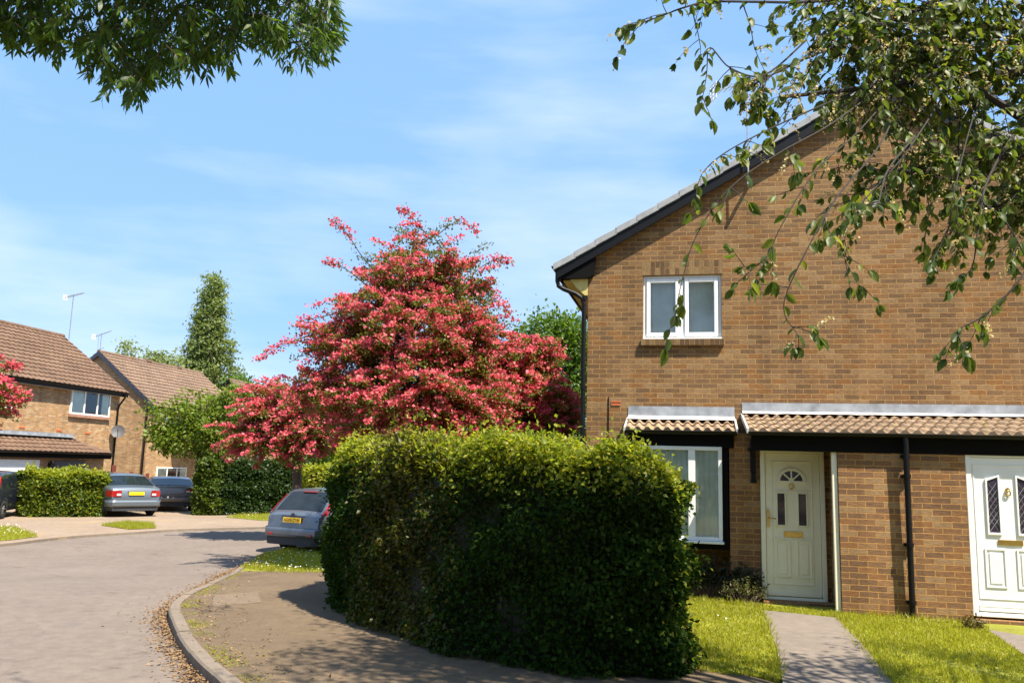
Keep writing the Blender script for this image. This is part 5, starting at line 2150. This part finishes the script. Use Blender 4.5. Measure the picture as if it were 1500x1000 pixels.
GH = "pink hawthorn trees in blossom"
Y = 16.0
tb = P(592, 700, Y)
main = [lobe(625, 352, Y, 15, 22), lobe(612, 405, Y, 48, 46), lobe(540, 425, Y, 34, 36), lobe(672, 415, Y, 34, 40), lobe(605, 490, Y, 95, 62), lobe(505, 510, Y, 46, 36), lobe(690, 500, Y, 38, 52),
        lobe(590, 580, Y, 105, 50), lobe(475, 575, Y, 42, 32), lobe(680, 585, Y, 50, 48), lobe(600, 640, Y, 90, 26)]
spurs = [[P(560, 410, Y), P(530, 375, Y), P(507, 340, Y), P(487, 324, Y)], [P(500, 470, Y), P(455, 490, Y), P(415, 505, Y - 0.4), P(378, 528, Y - 0.6)],
         [P(680, 420, Y), P(700, 395, Y), P(728, 380, Y), P(748, 386, Y)], [P(670, 450, Y), P(700, 425, Y), P(722, 415, Y)], [P(540, 420, Y), P(500, 390, Y), P(476, 385, Y)],
         [P(510, 455, Y), P(480, 462, Y), P(438, 470, Y)], [P(630, 350, Y), P(605, 320, Y), P(585, 308, Y)], [P(640, 345, Y), P(670, 325, Y), P(700, 340, Y)], [P(690, 450, Y), P(725, 440, Y), P(745, 455, Y)]]
hawthorn("tallest pink hawthorn, in full blossom behind the big hedge", (tb.x, tb.y, gz(16)), main, 1500, 0.13, 0.78, GH, 0.043, green_top=0.75, spurs=spurs)
Y = 18.0
tb = P(770, 700, Y)
hawthorn("pink hawthorn nearest the brick house corner, with a rounded top", (tb.x, tb.y, gz(18)), [lobe(768, 528, Y, 30, 34), lobe(785, 585, Y, 40, 42), lobe(740, 560, Y, 36, 50), lobe(795, 632, Y, 36, 28), lobe(745, 630, Y, 48, 30)], 760, 0.11, 0.88, GH, 0.046,
         spurs=[[P(780, 510, Y), P(805, 500, Y), P(822, 518, Y)], [P(800, 570, Y), P(825, 570, Y), P(840, 585, Y)], [P(810, 600, Y), P(832, 605, Y), P(848, 622, Y)]])
Y = 22.5
tb = P(432, 735, Y)
hawthorn("smaller pink hawthorn with its trunk above the silver hatchback", (tb.x, tb.y, -0.33), [lobe(420, 602, Y, 44, 32), lobe(372, 638, Y, 28, 20), lobe(450, 635, Y, 42, 30), lobe(405, 650, Y, 44, 18), lobe(470, 600, Y, 34, 34)], 760, 0.13, 0.95, GH, 0.056,
         spurs=[[P(360, 640, Y), P(335, 648, Y), P(312, 657, Y)], [P(400, 580, Y), P(370, 570, Y), P(345, 575, Y)]])
Y = 19.0
tb = P(-150, 770, Y)
hawthorn("pink hawthorn reaching in from the left edge in front of the left-hand house", (tb.x, tb.y, -0.33), [lobe(-90, 540, Y, 60, 70), lobe(-35, 575, Y, 34, 36), lobe(-100, 620, Y, 60, 40)], 420, 0.13, 0.97, GH, 0.058,
         spurs=[[P(-30, 560, Y), P(0, 545, Y), P(16, 535, Y), P(28, 540, Y)], [P(-25, 575, Y), P(5, 565, Y), P(25, 572, Y), P(42, 580, Y)], [P(-25, 590, Y), P(0, 588, Y), P(20, 590, Y), P(34, 588, Y)]])

Y = 32.0
tb = P(285, 740, Y)
leafy_tree("maple_tree", "fresh green maple in front of the set-back house", "tree", (tb.x, tb.y, -0.33), [lobe(290, 600, Y, 42, 26), lobe(255, 625, Y, 40, 30), lobe(315, 620, Y, 45, 34), lobe(280, 645, Y, 50, 26), lobe(222, 598, Y, 14, 8), lobe(345, 590, Y, 30, 28), lobe(235, 650, Y, 26, 14), lobe(325, 650, Y, 40, 24)],
           250, 32, 0.16, 0.22, M["maple_leaf"], 0.10, split=0.45)
Y = 95.0
tb = P(305, 700, Y)
leafy_tree("poplar_tree", "tall narrow poplar rising behind the roofs", "tree", (tb.x, tb.y, -0.6), [lobe(312, 428, Y, 14, 26), lobe(308, 470, Y, 20, 38), lobe(302, 510, Y, 22, 38), lobe(298, 545, Y, 26, 26), lobe(333, 520, Y, 6, 26), lobe(274, 524, Y, 6, 24), lobe(342, 550, Y, 6, 14)],
           420, 46, 0.34, 0.50, M["poplar_leaf"], 0.4, split=0.2, n_limb=40)
for label, px, top, bot, rx in (("first pale birch top above the set-back house's ridge, nearest the twin-boom aerial", 188, 498, 530, 12), ("second pale birch top along the ridge, midway to the poplar", 224, 514, 535, 12), ("third pale birch top along the ridge, close against the poplar", 250, 518, 540, 11)):
    Y = 88.0
    tb = P(px, 700, Y)
    leafy_tree("birch_tree", label, "tree", (tb.x, tb.y, -0.6), [lobe(px, (top + bot) / 2 + 4, Y, rx, (bot - top) / 2 + 4), lobe(px, bot + 25, Y, rx * 2, 30)], 120, 22, 0.34, 0.5, M["birch_leaf"], 0.16, group="pale birches beyond the roofs", split=0.3, droop=0.5)
Y = 36.0
tb = P(812, 720, Y)
leafy_tree("green_tree", "bright green bushy tree between the rounded hawthorn and the brick house", "tree", (tb.x, tb.y, -0.33), [lobe(800, 490, Y, 44, 34), lobe(835, 500, Y, 36, 40), lobe(810, 560, Y, 70, 60), lobe(860, 540, Y, 40, 60), lobe(820, 630, Y, 70, 40)],
           460, 34, 0.20, 0.30, M["green_leaf"], 0.2, split=0.4)
for i, (px, py, Y, rx, ry, lab) in enumerate(((350, 570, 62, 22, 14, "small green treetop right of the poplar above the hedge line"), (640, 640, 44, 80, 40, "dark green bush filling the gap behind the tallest hawthorn"), (500, 655, 40, 40, 26, "green bush behind the gap between two hawthorns"))):
    tb = P(px, 720, Y)
    leafy_tree("green_bush", lab, "bush", (tb.x, tb.y, -0.2), [lobe(px, py, Y, rx, ry), lobe(px, py + ry, Y, rx * 1.2, ry)], 160, 26, 0.24, 0.4, M["green_leaf"] if i != 1 else M["hedge_far"], 0.12, split=0.3)

# ------------------------------------------------------------------ overhanging trees close to the camera
def off_frame(C, margin=25):
    px, py, w = project(C)
    return (w < 0.05) | (px < -margin) | (px > 1500 + margin) | (py < -margin) | (py > 1000 + margin)


def overhead_clumps(centers, rad, per, leaf, droop):
    """leaf clumps of the crown above and beside the picture"""
    cs = np.array(centers)
    C = np.repeat(cs, per, axis=0) + rng.normal(size=(len(cs) * per, 3)) * rad
    C = C[off_frame(C)]
    k = len(C)
    D = unit(rdir(k) * 0.9 + np.array([0, 0, -droop]))
    F = unit(rdir(k) * 0.6 + np.array([0, 0, 0.8]))
    return C, D, F, leaf * rng.uniform(0.7, 1.2, k)


def PL(*pts):
    return [P(*p) for p in pts]


# --- bird cherry on the right
ct = thing("cherry_tree", "bird cherry with oval leaves and spent flower tassels hanging in from the right", "tree", (4.75, 4.3, 0))
bpy.context.view_layer.update()
cb = Vector((4.75, 4.3, 0))
limbs = [
    (PL((1640, 40, 4.3), (1500, 102, 4.1), (1400, 104, 3.95), (1300, 125, 3.8), (1240, 132, 3.75), (1150, 142, 3.7)), 0.024, 0.008, 1.3),
    (PL((1640, -60, 4.2), (1450, -30, 4.0), (1330, 20, 3.9), (1240, 60, 3.8), (1160, 95, 3.75), (1108, 122, 3.7)), 0.018, 0.003, 1.0),
    (PL((1400, -60, 4.2), (1250, -8, 4.0), (1180, 3, 3.9), (1110, 3, 3.8), (1040, 3, 3.75), (1000, 12, 3.7), (960, 27, 3.7), (912, 42, 3.65)), 0.010, 0.002, 0.5),
    (PL((1250, 135, 3.75), (1180, 165, 3.6), (1115, 195, 3.5), (1062, 224, 3.4), (1032, 250, 3.4), (1022, 272, 3.4), (1019, 290, 3.4)), 0.0045, 0.0012, 0.22),
    (PL((1300, 120, 3.8), (1220, 180, 3.5), (1140, 225, 3.3), (1070, 275, 3.2), (1020, 345, 3.2), (997, 420, 3.2), (990, 462, 3.2)), 0.0045, 0.0012, 0.25),
    (PL((1330, 110, 3.9), (1260, 190, 3.6), (1195, 250, 3.4), (1145, 330, 3.3), (1120, 380, 3.3), (1085, 392, 3.3)), 0.0045, 0.0012, 0.34),
    (PL((1330, 120, 3.9), (1290, 210, 3.6), (1225, 290, 3.4), (1180, 370, 3.3), (1152, 430, 3.3), (1150, 462, 3.3), (1168, 490, 3.3), (1170, 508, 3.3)), 0.0045, 0.0012, 0.31),
    (PL((1400, 110, 4.0), (1330, 220, 3.6), (1260, 300, 3.4), (1233, 340, 3.4), (1236, 375, 3.4), (1258, 418, 3.4)), 0.0045, 0.0012, 0.31),
    (PL((1450, 100, 4.0), (1420, 190, 3.8), (1398, 280, 3.6), (1390, 330, 3.6), (1372, 372, 3.6)), 0.0045, 0.0012, 0.34),
    (PL((1560, 120, 4.2), (1490, 190, 3.9), (1440, 285, 3.7), (1470, 320, 3.6), (1500, 372, 3.6), (1520, 420, 3.6)), 0.008, 0.002, 0.38),
    (PL((1440, 285, 3.7), (1432, 340, 3.6), (1424, 390, 3.6), (1402, 412, 3.6)), 0.005, 0.0015, 0.35),
    (PL((1530, 340, 3.6), (1500, 400, 3.5), (1470, 437, 3.5), (1435, 466, 3.5), (1408, 480, 3.5), (1402, 492, 3.5)), 0.006, 0.0015, 0.6),
    (PL((1660, 170, 4.5), (1500, 226, 4.2), (1430, 226, 4.1), (1370, 240, 4.0), (1300, 262, 3.9), (1240, 300, 3.9)), 0.018, 0.004, 1.1),
    (PL((1400, 110, 4.0), (1330, 60, 4.0), (1260, 20, 4.0), (1200, -30, 4.0)), 0.010, 0.003, 1.0),
    (PL((1560, 60, 4.3), (1480, 40, 4.2), (1400, 60, 4.2), (1320, 70, 4.1), (1250, 100, 4.1)), 0.012, 0.003, 1.3),
    (PL((1600, 260, 4.4), (1520, 290, 4.2), (1470, 300, 4.1), (1400, 330, 4.1)), 0.012, 0.003, 0.7),
    (PL((1180, 60, 3.8), (1120, 110, 3.7), (1070, 100, 3.6), (1040, 70, 3.6), (1035, 110, 3.6), (1028, 150, 3.6)), 0.005, 0.0015, 0.5),
    (PL((1340, 200, 3.6), (1300, 250, 3.4), (1285, 300, 3.2), (1262, 300, 3.0)), 0.005, 0.0015, 0.6),
]
mbr = MB()
lc, ld, lf, ll = [], [], [], []
rc, rd_, rl = [], [], []


def put_leaf(p, d, up=0.5, size=None, side=None):
    dirv = Vector(d)
    g_ = Vector((dirv.x, dirv.y, dirv.z - rng.uniform(0.25, 1.0)))
    if side is not None:
        g_ += side * rng.uniform(0.5, 1.0)
    g_.normalize()
    n_ = Vector(rng.normal(size=3)) * 0.55 + Vector((0, -0.35, up))
    lc.append(tuple(p))
    ld.append(tuple(g_))
    lf.append(tuple(n_.normalized()))
    ll.append(size or (0.028 + 0.048 * rng.uniform() ** 1.4))


def raceme(p, ln=None):
    ln = ln or rng.uniform(0.08, 0.15)
    d = Vector((rng.normal() * 0.6 - 0.3, rng.normal() * 0.4, rng.normal() * 0.4 - 0.5)).normalized()
    for j in range(26):
        t = j / 25
        q = Vector(p) + d * ln * t + Vector((0, 0, -0.25 * ln * t * t)) + Vector(rng.normal(size=3)) * 0.006
        rc.append(tuple(q))
        rl.append(rng.uniform(0.007, 0.013))


def leafy_twig(p, d, ln, base_r=0.0025, step=0.040, flowers=0.25):
    pts = [Vector(p)]
    d = Vector(d).normalized()
    n = max(3, int(ln / step))
    for j in range(n):
        d = (d + Vector((rng.normal() * 0.10, rng.normal() * 0.10, rng.normal() * 0.08 - 0.09))).normalized()
        pts.append(pts[-1] + d * step)
        if j > 0:
            side = d.cross(Vector((0, 0, 1)))
            side = side.normalized() if side.length > 0.1 else Vector((1, 0, 0))
            put_leaf(pts[-1], d * 0.5, side=side * (1 if j % 2 else -1))
    for s_ in (-1, 0, 1):
        put_leaf(pts[-1], d, side=Vector((s_ * 0.6, 0.2 * s_, 0)))
    mbr.tube([q - cb for q in pts], [base_r * (1 - 0.6 * j / (len(pts) - 1)) for j in range(len(pts))], 5, False)
    if rng.uniform() < flowers:
        raceme(pts[len(pts) // 2])
    return pts


for pts, r0, r1, dens in limbs:
    cv = smooth_line(pts, 6)
    mbr.tube([q - cb for q in cv], [r0 + (r1 - r0) * j / (len(cv) - 1) for j in range(len(cv))], 6)
    tot = sum((b2 - a).length for a, b2 in zip(cv[:-1], cv[1:]))
    nt_ = int(tot * 20 * dens)
    for i in range(nt_):
        t = rng.uniform(0.04, 1.0) * (len(cv) - 1)
        j = min(int(t), len(cv) - 2)
        p = cv[j].lerp(cv[j + 1], t - j)
        ax_ = (cv[j + 1] - cv[j]).normalized()
        d = (ax_ * 0.7 + Vector(rng.normal(size=3)) * 0.6 + Vector((0, 0, -0.15))).normalized()
        leafy_twig(p, d, rng.uniform(0.07, 0.30) * (1 if r0 > 0.009 else 0.62), flowers=0.6 if dens > 0.8 else 0.25)
    if r1 <= 0.003:                                    # leaves at the tip of hanging twigs
        d = (cv[-1] - cv[-3]).normalized()
        for s_ in (-1, -0.5, 0.3, 1):
            put_leaf(cv[-1], d, side=Vector((s_, 0, 0.1)))
        for j in range(len(cv) // 3, len(cv)):
            if rng.uniform() < 0.55:
                put_leaf(cv[j], d * 0.5, side=Vector((rng.choice([-1, 1]), rng.normal() * 0.3, 0)))
# thick of the crown, upper right corner
hub = [cv_ for cv_, r0, r1, dn in limbs if r0 >= 0.010]
for i in range(400):
    cv = hub[i % len(hub)]
    t = rng.uniform(0, 0.75) * (len(cv) - 1)
    j = min(int(t), len(cv) - 2)
    p = cv[j].lerp(cv[j + 1], t - j)
    hx, hy, hw_ = project(np.array([tuple(p)]))
    if hx[0] < 1230 and rng.uniform() < 0.86:          # thin at the crown's outer edge
        continue
    d = Vector((rng.normal() * 0.8 - 0.1, rng.normal() * 0.6, rng.normal() * 0.7 + 0.1))
    q = leafy_twig(p, d, rng.uniform(0.2, 0.5), 0.0035, flowers=0.45)
    for k2 in (len(q) // 3, 2 * len(q) // 3):
        leafy_twig(q[k2], Vector(rng.normal(size=3)) + Vector((0, 0, -0.3)), rng.uniform(0.08, 0.2), 0.002, flowers=0.2)
# trunk and unseen part of the crown that shades the ground in front
mt_ = MB()
tp = cb + Vector((-0.1, 0.05, 3.0))
mt_.tube([(0, 0, -0.1), (0.02, 0, 1.2), (-0.05, 0.03, 2.2), tuple(tp - cb)], [0.19, 0.15, 0.13, 0.12], 12)
mt_.build("trunk", M["bark"], ct, True)
for pts, r0, r1, dn in limbs:
    if r0 >= 0.010:
        a = cb + Vector((-0.05, 0.02, 2.3))
        mbr.tube([q - cb for q in limb_curve(a, pts[0], 0.06)], [0.05, 0.046, 0.042, 0.038, 0.033, 0.028, r0], 7)
SH = np.array([0.443, -0.446, 1.0])
targets = []
for (px, py, z, h, sp, n) in ((1200, 985, 0, 5.0, 0.4, 13), (1330, 985, 0, 5.2, 0.45, 16), (1440, 975, 0, 5.0, 0.4, 15), (1060, 960, 0, 5.4, 0.3, 6), (960, 900, 0.5, 5.8, 0.4, 18), (830, 960, 0.2, 6.0, 0.4, 24), (760, 975, 0, 6.0, 0.4, 26), (660, 975, 0, 6.2, 0.35, 22), (900, 995, 0, 5.8, 0.4, 20),
                              (700, 985, 0, 6.0, 0.4, 22), (610, 960, 0, 6.3, 0.35, 22), (540, 1000, 0, 6.5, 0.5, 16), (900, 800, 1.0, 6.4, 0.5, 22), (760, 800, 1.0, 6.6, 0.5, 24), (640, 830, 0.8, 6.8, 0.45, 20), (560, 800, 1.0, 6.8, 0.35, 9), (450, 960, 0, 6.6, 0.35, 4), (480, 892, 0, 6.4, 0.13, 8), (525, 912, 0, 6.4, 0.15, 9), (575, 932, 0, 6.3, 0.16, 10), (640, 955, 0, 6.2, 0.18, 12), (720, 972, 0, 6.1, 0.2, 12)):
    g = np.array(G(px, py, 0))
    if z:
        q = np.array(P(px, py, 8.4 + (960 - px) * 0.0035))
        g = q
    for i in range(n):
        hh = h + rng.uniform(-0.5, 0.7) - (g[2] if z else 0)
        targets.append(g + SH * hh + rng.normal(size=3) * sp * np.array([1, 1, 0.3]))
C, D, F, L = overhead_clumps(targets, 0.17, 56, 0.085, 0.5)
hl = np.array([(p.x, p.y) for p in smooth_line([Vector((p[0], p[1], 0)) for p in cl], 6)])
top_ = C - SH * (C[:, 2:3] - 1.85)
dist = np.min(np.linalg.norm(top_[:, None, :2] - hl[None], axis=2), axis=1)
keep_ = (dist > 0.62) | (rng.uniform(size=len(C)) < 0.12)
C, D, F, L = C[keep_], D[keep_], F[keep_], L[keep_]
far_c = np.array(targets)
keepc = off_frame(far_c)
for i in np.nonzero(keepc)[0][::3]:
    cv = limb_curve(tp, far_c[i], 0.10)
    if off_frame(np.array([tuple(q) for q in cv])).all():
        mbr.tube([q - cb for q in cv], [0.04 * (1 - 0.85 * j / 6) for j in range(7)], 5)
mbr.build("branches", M["dark_bark"], ct, True)
lc_, ld_, lf_, ll_ = np.array(lc), np.array(ld), np.array(lf), np.array(ll)
leaf_cloud("leaves", M["cherry_leaf"], ct, lc_, ld_, lf_, ll_, ll_ * rng.uniform(0.48, 0.6, len(ll_)), "ovate")
leaf_cloud("unseen_crown", M["cherry_leaf"], ct, C, D, F, L, L * 0.55, "rhomb")
R_ = np.array(rc)
k = len(R_)
leaf_cloud("racemes", M["raceme"], ct, R_, rdir(k), rdir(k), np.array(rl), np.array(rl) * 0.8, "petal")

# --- narrow-leaved tree overhead on the left
at = thing("ash_tree", "narrow-leaved tree whose dense dark foliage hangs over the top left corner", "tree", (-4.6, 2.2, RZ))
bpy.context.view_layer.update()
ab_ = Vector((-4.6, 2.2, RZ))
mask = [(-260, -400), (-260, 60), (0, 62), (30, 66), (75, 78), (128, 84), (165, 112), (186, 140), (212, 142), (246, 112), (290, 96), (338, 92), (350, 62), (372, 66), (398, 84), (440, 92), (478, 80), (490, 40), (494, -10), (490, -400)]
q = sample_poly(mask, 4300)
wt = np.clip((q[:, 1] + 420) / 420, 0.25, 1)
q = q[rng.uniform(size=len(q)) < wt]
tw = MB()
la, lb, lF, lL = [], [], [], []
edge = [(8, 66), (28, 72), (60, 80), (85, 74), (120, 92), (150, 108), (172, 128), (196, 146), (204, 150), (216, 138), (236, 118), (258, 106), (290, 98), (330, 92), (372, 66), (390, 78), (412, 88), (442, 94), (470, 82), (482, 60), (486, 30)]
starts = [(px, py, 3.95 + rng.normal() * 0.3) for px, py in q] + [(px + rng.normal() * 6, py - 22 + rng.normal() * 6, 3.9 + rng.normal() * 0.22) for px, py in edge for _ in range(7)]
for px, py, Yd in starts:
    p = P(px, py - 22, Yd)
    d = Vector((rng.normal() * 0.55, rng.normal() * 0.55, -0.45 - rng.uniform(0, 0.5))).normalized()
    n = int(rng.integers(3, 6))
    pts = [p]
    for j in range(n):
        d = (d + Vector((rng.normal() * 0.1, rng.normal() * 0.1, -0.06))).normalized()
        pp = pts[-1] + d * 0.028
        pts.append(pp)
        side = d.cross(Vector((rng.normal() * 0.4, -1, 0.3))).normalized()
        for s_ in (-1, 1):
            v = (d * 0.75 + side * s_ * rng.uniform(0.45, 0.9) + Vector((0, 0, -0.35))).normalized()
            la.append(tuple(pp))
            lb.append(tuple(v))
            lF.append(tuple((Vector(rng.normal(size=3)) * 0.7 + Vector((0, -0.3, 0.55))).normalized()))
            lL.append(rng.uniform(0.042, 0.070))
    la.append(tuple(pts[-1]))
    lb.append(tuple((d + Vector((0, 0, -0.2))).normalized()))
    lF.append(tuple(rdir(1)[0]))
    lL.append(rng.uniform(0.05, 0.075))
    tw.tube([v - ab_ for v in pts], [0.0022, 0.002, 0.0018, 0.0015, 0.0012, 0.001, 0.001][:len(pts)], 4, False)
hub = Vector((-2.6, 3.6, 5.6))
for px, py in ((60, -30), (150, 20), (200, 60), (260, 10), (330, 20), (400, 10), (450, 20), (300, -80), (100, -100), (430, -90)):
    cv = limb_curve(hub, P(px, py, 3.95), 0.1)
    tw.tube([v - ab_ for v in cv], [0.03 * (1 - 0.88 * j / 6) for j in range(7)], 6)
lc2 = limb_curve(ab_ + Vector((0.02, 0, 2.9)), hub, 0.10, 18)
tw.tube([v - ab_ for v in lc2], [0.105 * (1 - 0.6 * j / 18) for j in range(19)], 14)
tw.build("branches", M["bark"], at, True)
tw = MB()
tw.tube([(0, 0, -0.1), (0, 0, 0.15), (0.02, 0, 1.5), (0.0, 0.01, 2.5), (0.03, 0.02, 3.3), (0.0, 0.06, 4.2), (0.1, 0.1, 5.6)], [0.27, 0.2, 0.165, 0.155, 0.125, 0.09, 0.03], 20)
tw.build("trunk", M["bark"], at, True)
la, lb, lF, lL = map(np.array, (la, lb, lF, lL))
uc = la[rng.integers(len(la), size=9000)]
sx, sy, sw_ = project(uc)
uc = uc[sx < 400]
uc = uc + SH * rng.uniform(0.3, 1.5, (len(uc), 1)) + rng.normal(size=uc.shape) * 0.05  # unseen leaves added sunward to shade the foliage in view
qx, qy, qw = project(uc)
gsh = uc - SH * (uc[:, 2:3] - RZ)
uc = uc[off_frame(uc, 15) & off_frame(gsh, 0)]
k = len(uc)
leaf_cloud("unseen_crown", M["ash_leaf"], at, uc, unit(rdir(k) + np.array([0, 0, -0.4])), unit(rdir(k) * 0.6 + np.array([0, 0, 0.8])), rng.uniform(0.08, 0.13, k), rng.uniform(0.03, 0.05, k), "lance")
leaf_cloud("leaves", M["ash_leaf"], at, la, lb, lF, lL, lL * 0.26, "lance")

n = 9000  # unseen leaf screen behind the camera, added to cut sky fill
C = np.column_stack([rng.uniform(-48, 48, n), rng.uniform(-22, -15, n), np.zeros(n)])
hgt = 9.5 + 2.5 * np.sin(C[:, 0] * 0.31) + 1.8 * np.sin(C[:, 0] * 0.83 + 1)
C[:, 2] = RZ + hgt * rng.uniform(0.0, 1, n) ** 0.8
o = leaf_cloud("sky_fill_screen", M["hedge_leaf"], None, C, rdir(n), rdir(n), rng.uniform(0.5, 1.1, n), 0.7, "rhomb")
o["kind"] = "stuff"

# ------------------------------------------------------------------ small plants at the house
def shrub(name, label, base, rx, ry, h, n, leaf, mat, stems=30):
    t = thing(name, label, "shrub", base)
    bpy.context.view_layer.update()
    base = Vector(base)
    mb = MB()
    tips = []
    for i in range(stems):
        a = rng.uniform(0, 2 * math.pi)
        r = math.sqrt(rng.uniform())
        tip = Vector((math.cos(a) * rx * r, math.sin(a) * ry * r, h * rng.uniform(0.55, 1.0) * (1 - 0.35 * r * r)))
        f0 = Vector((tip.x * 0.45 + rng.normal() * 0.03, tip.y * 0.45, -0.02))
        mid = f0.lerp(tip, 0.5) + Vector((rng.normal() * 0.02, rng.normal() * 0.02, 0.04 * h))
        mb.tube([f0, mid, tip], [0.006, 0.005, 0.002], 4)
        tips.append((f0, mid, tip))
    mb.build("stems", M["bark"], t, True)
    C = []
    for i in range(n):
        f0, mid, tip = tips[int(rng.integers(len(tips)))]
        s_ = rng.uniform(0.25, 1.0) ** 0.6
        p = f0.lerp(mid, s_ * 2) if s_ < 0.5 else mid.lerp(tip, s_ * 2 - 1)
        C.append(tuple(base + p + Vector(rng.normal(size=3)) * leaf * 0.5))
    C = np.array(C)
    L = leaf * rng.uniform(0.6, 1.3, n)
    leaf_cloud("foliage", mat, t, C, rdir(n) + np.array([0, 0, 0.5]), rdir(n), L, L * 0.4, "rhomb")
    return t


v = HW(1.98, 0.80, 0)
shrub("shrub", "woody pale-stemmed shrub left of the cream door", (v.x, v.y, 0), 0.36, 0.16, 0.34, 700, 0.045, M["shrub_leaf"], 46)
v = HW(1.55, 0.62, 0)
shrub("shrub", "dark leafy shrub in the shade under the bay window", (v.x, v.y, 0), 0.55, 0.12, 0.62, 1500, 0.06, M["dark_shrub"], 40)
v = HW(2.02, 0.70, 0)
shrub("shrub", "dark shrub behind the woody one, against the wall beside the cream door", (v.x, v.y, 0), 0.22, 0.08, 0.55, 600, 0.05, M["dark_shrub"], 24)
v = G(1424, 922, 0)
shrub("shrub", "tiny reddish plant at the foot of the pier beside the white door", (v.x, v.y, 0), 0.13, 0.10, 0.15, 260, 0.045, M["red_shrub"], 16)
bed = [HW(0.3, 0.05, 0), HW(0.3, 0.95, 0), HW(2.2, 0.95, 0), HW(2.2, 0.05, 0)]
sheet("flower_bed", bed, M["soil"], z=0.014)
#@@NEXT
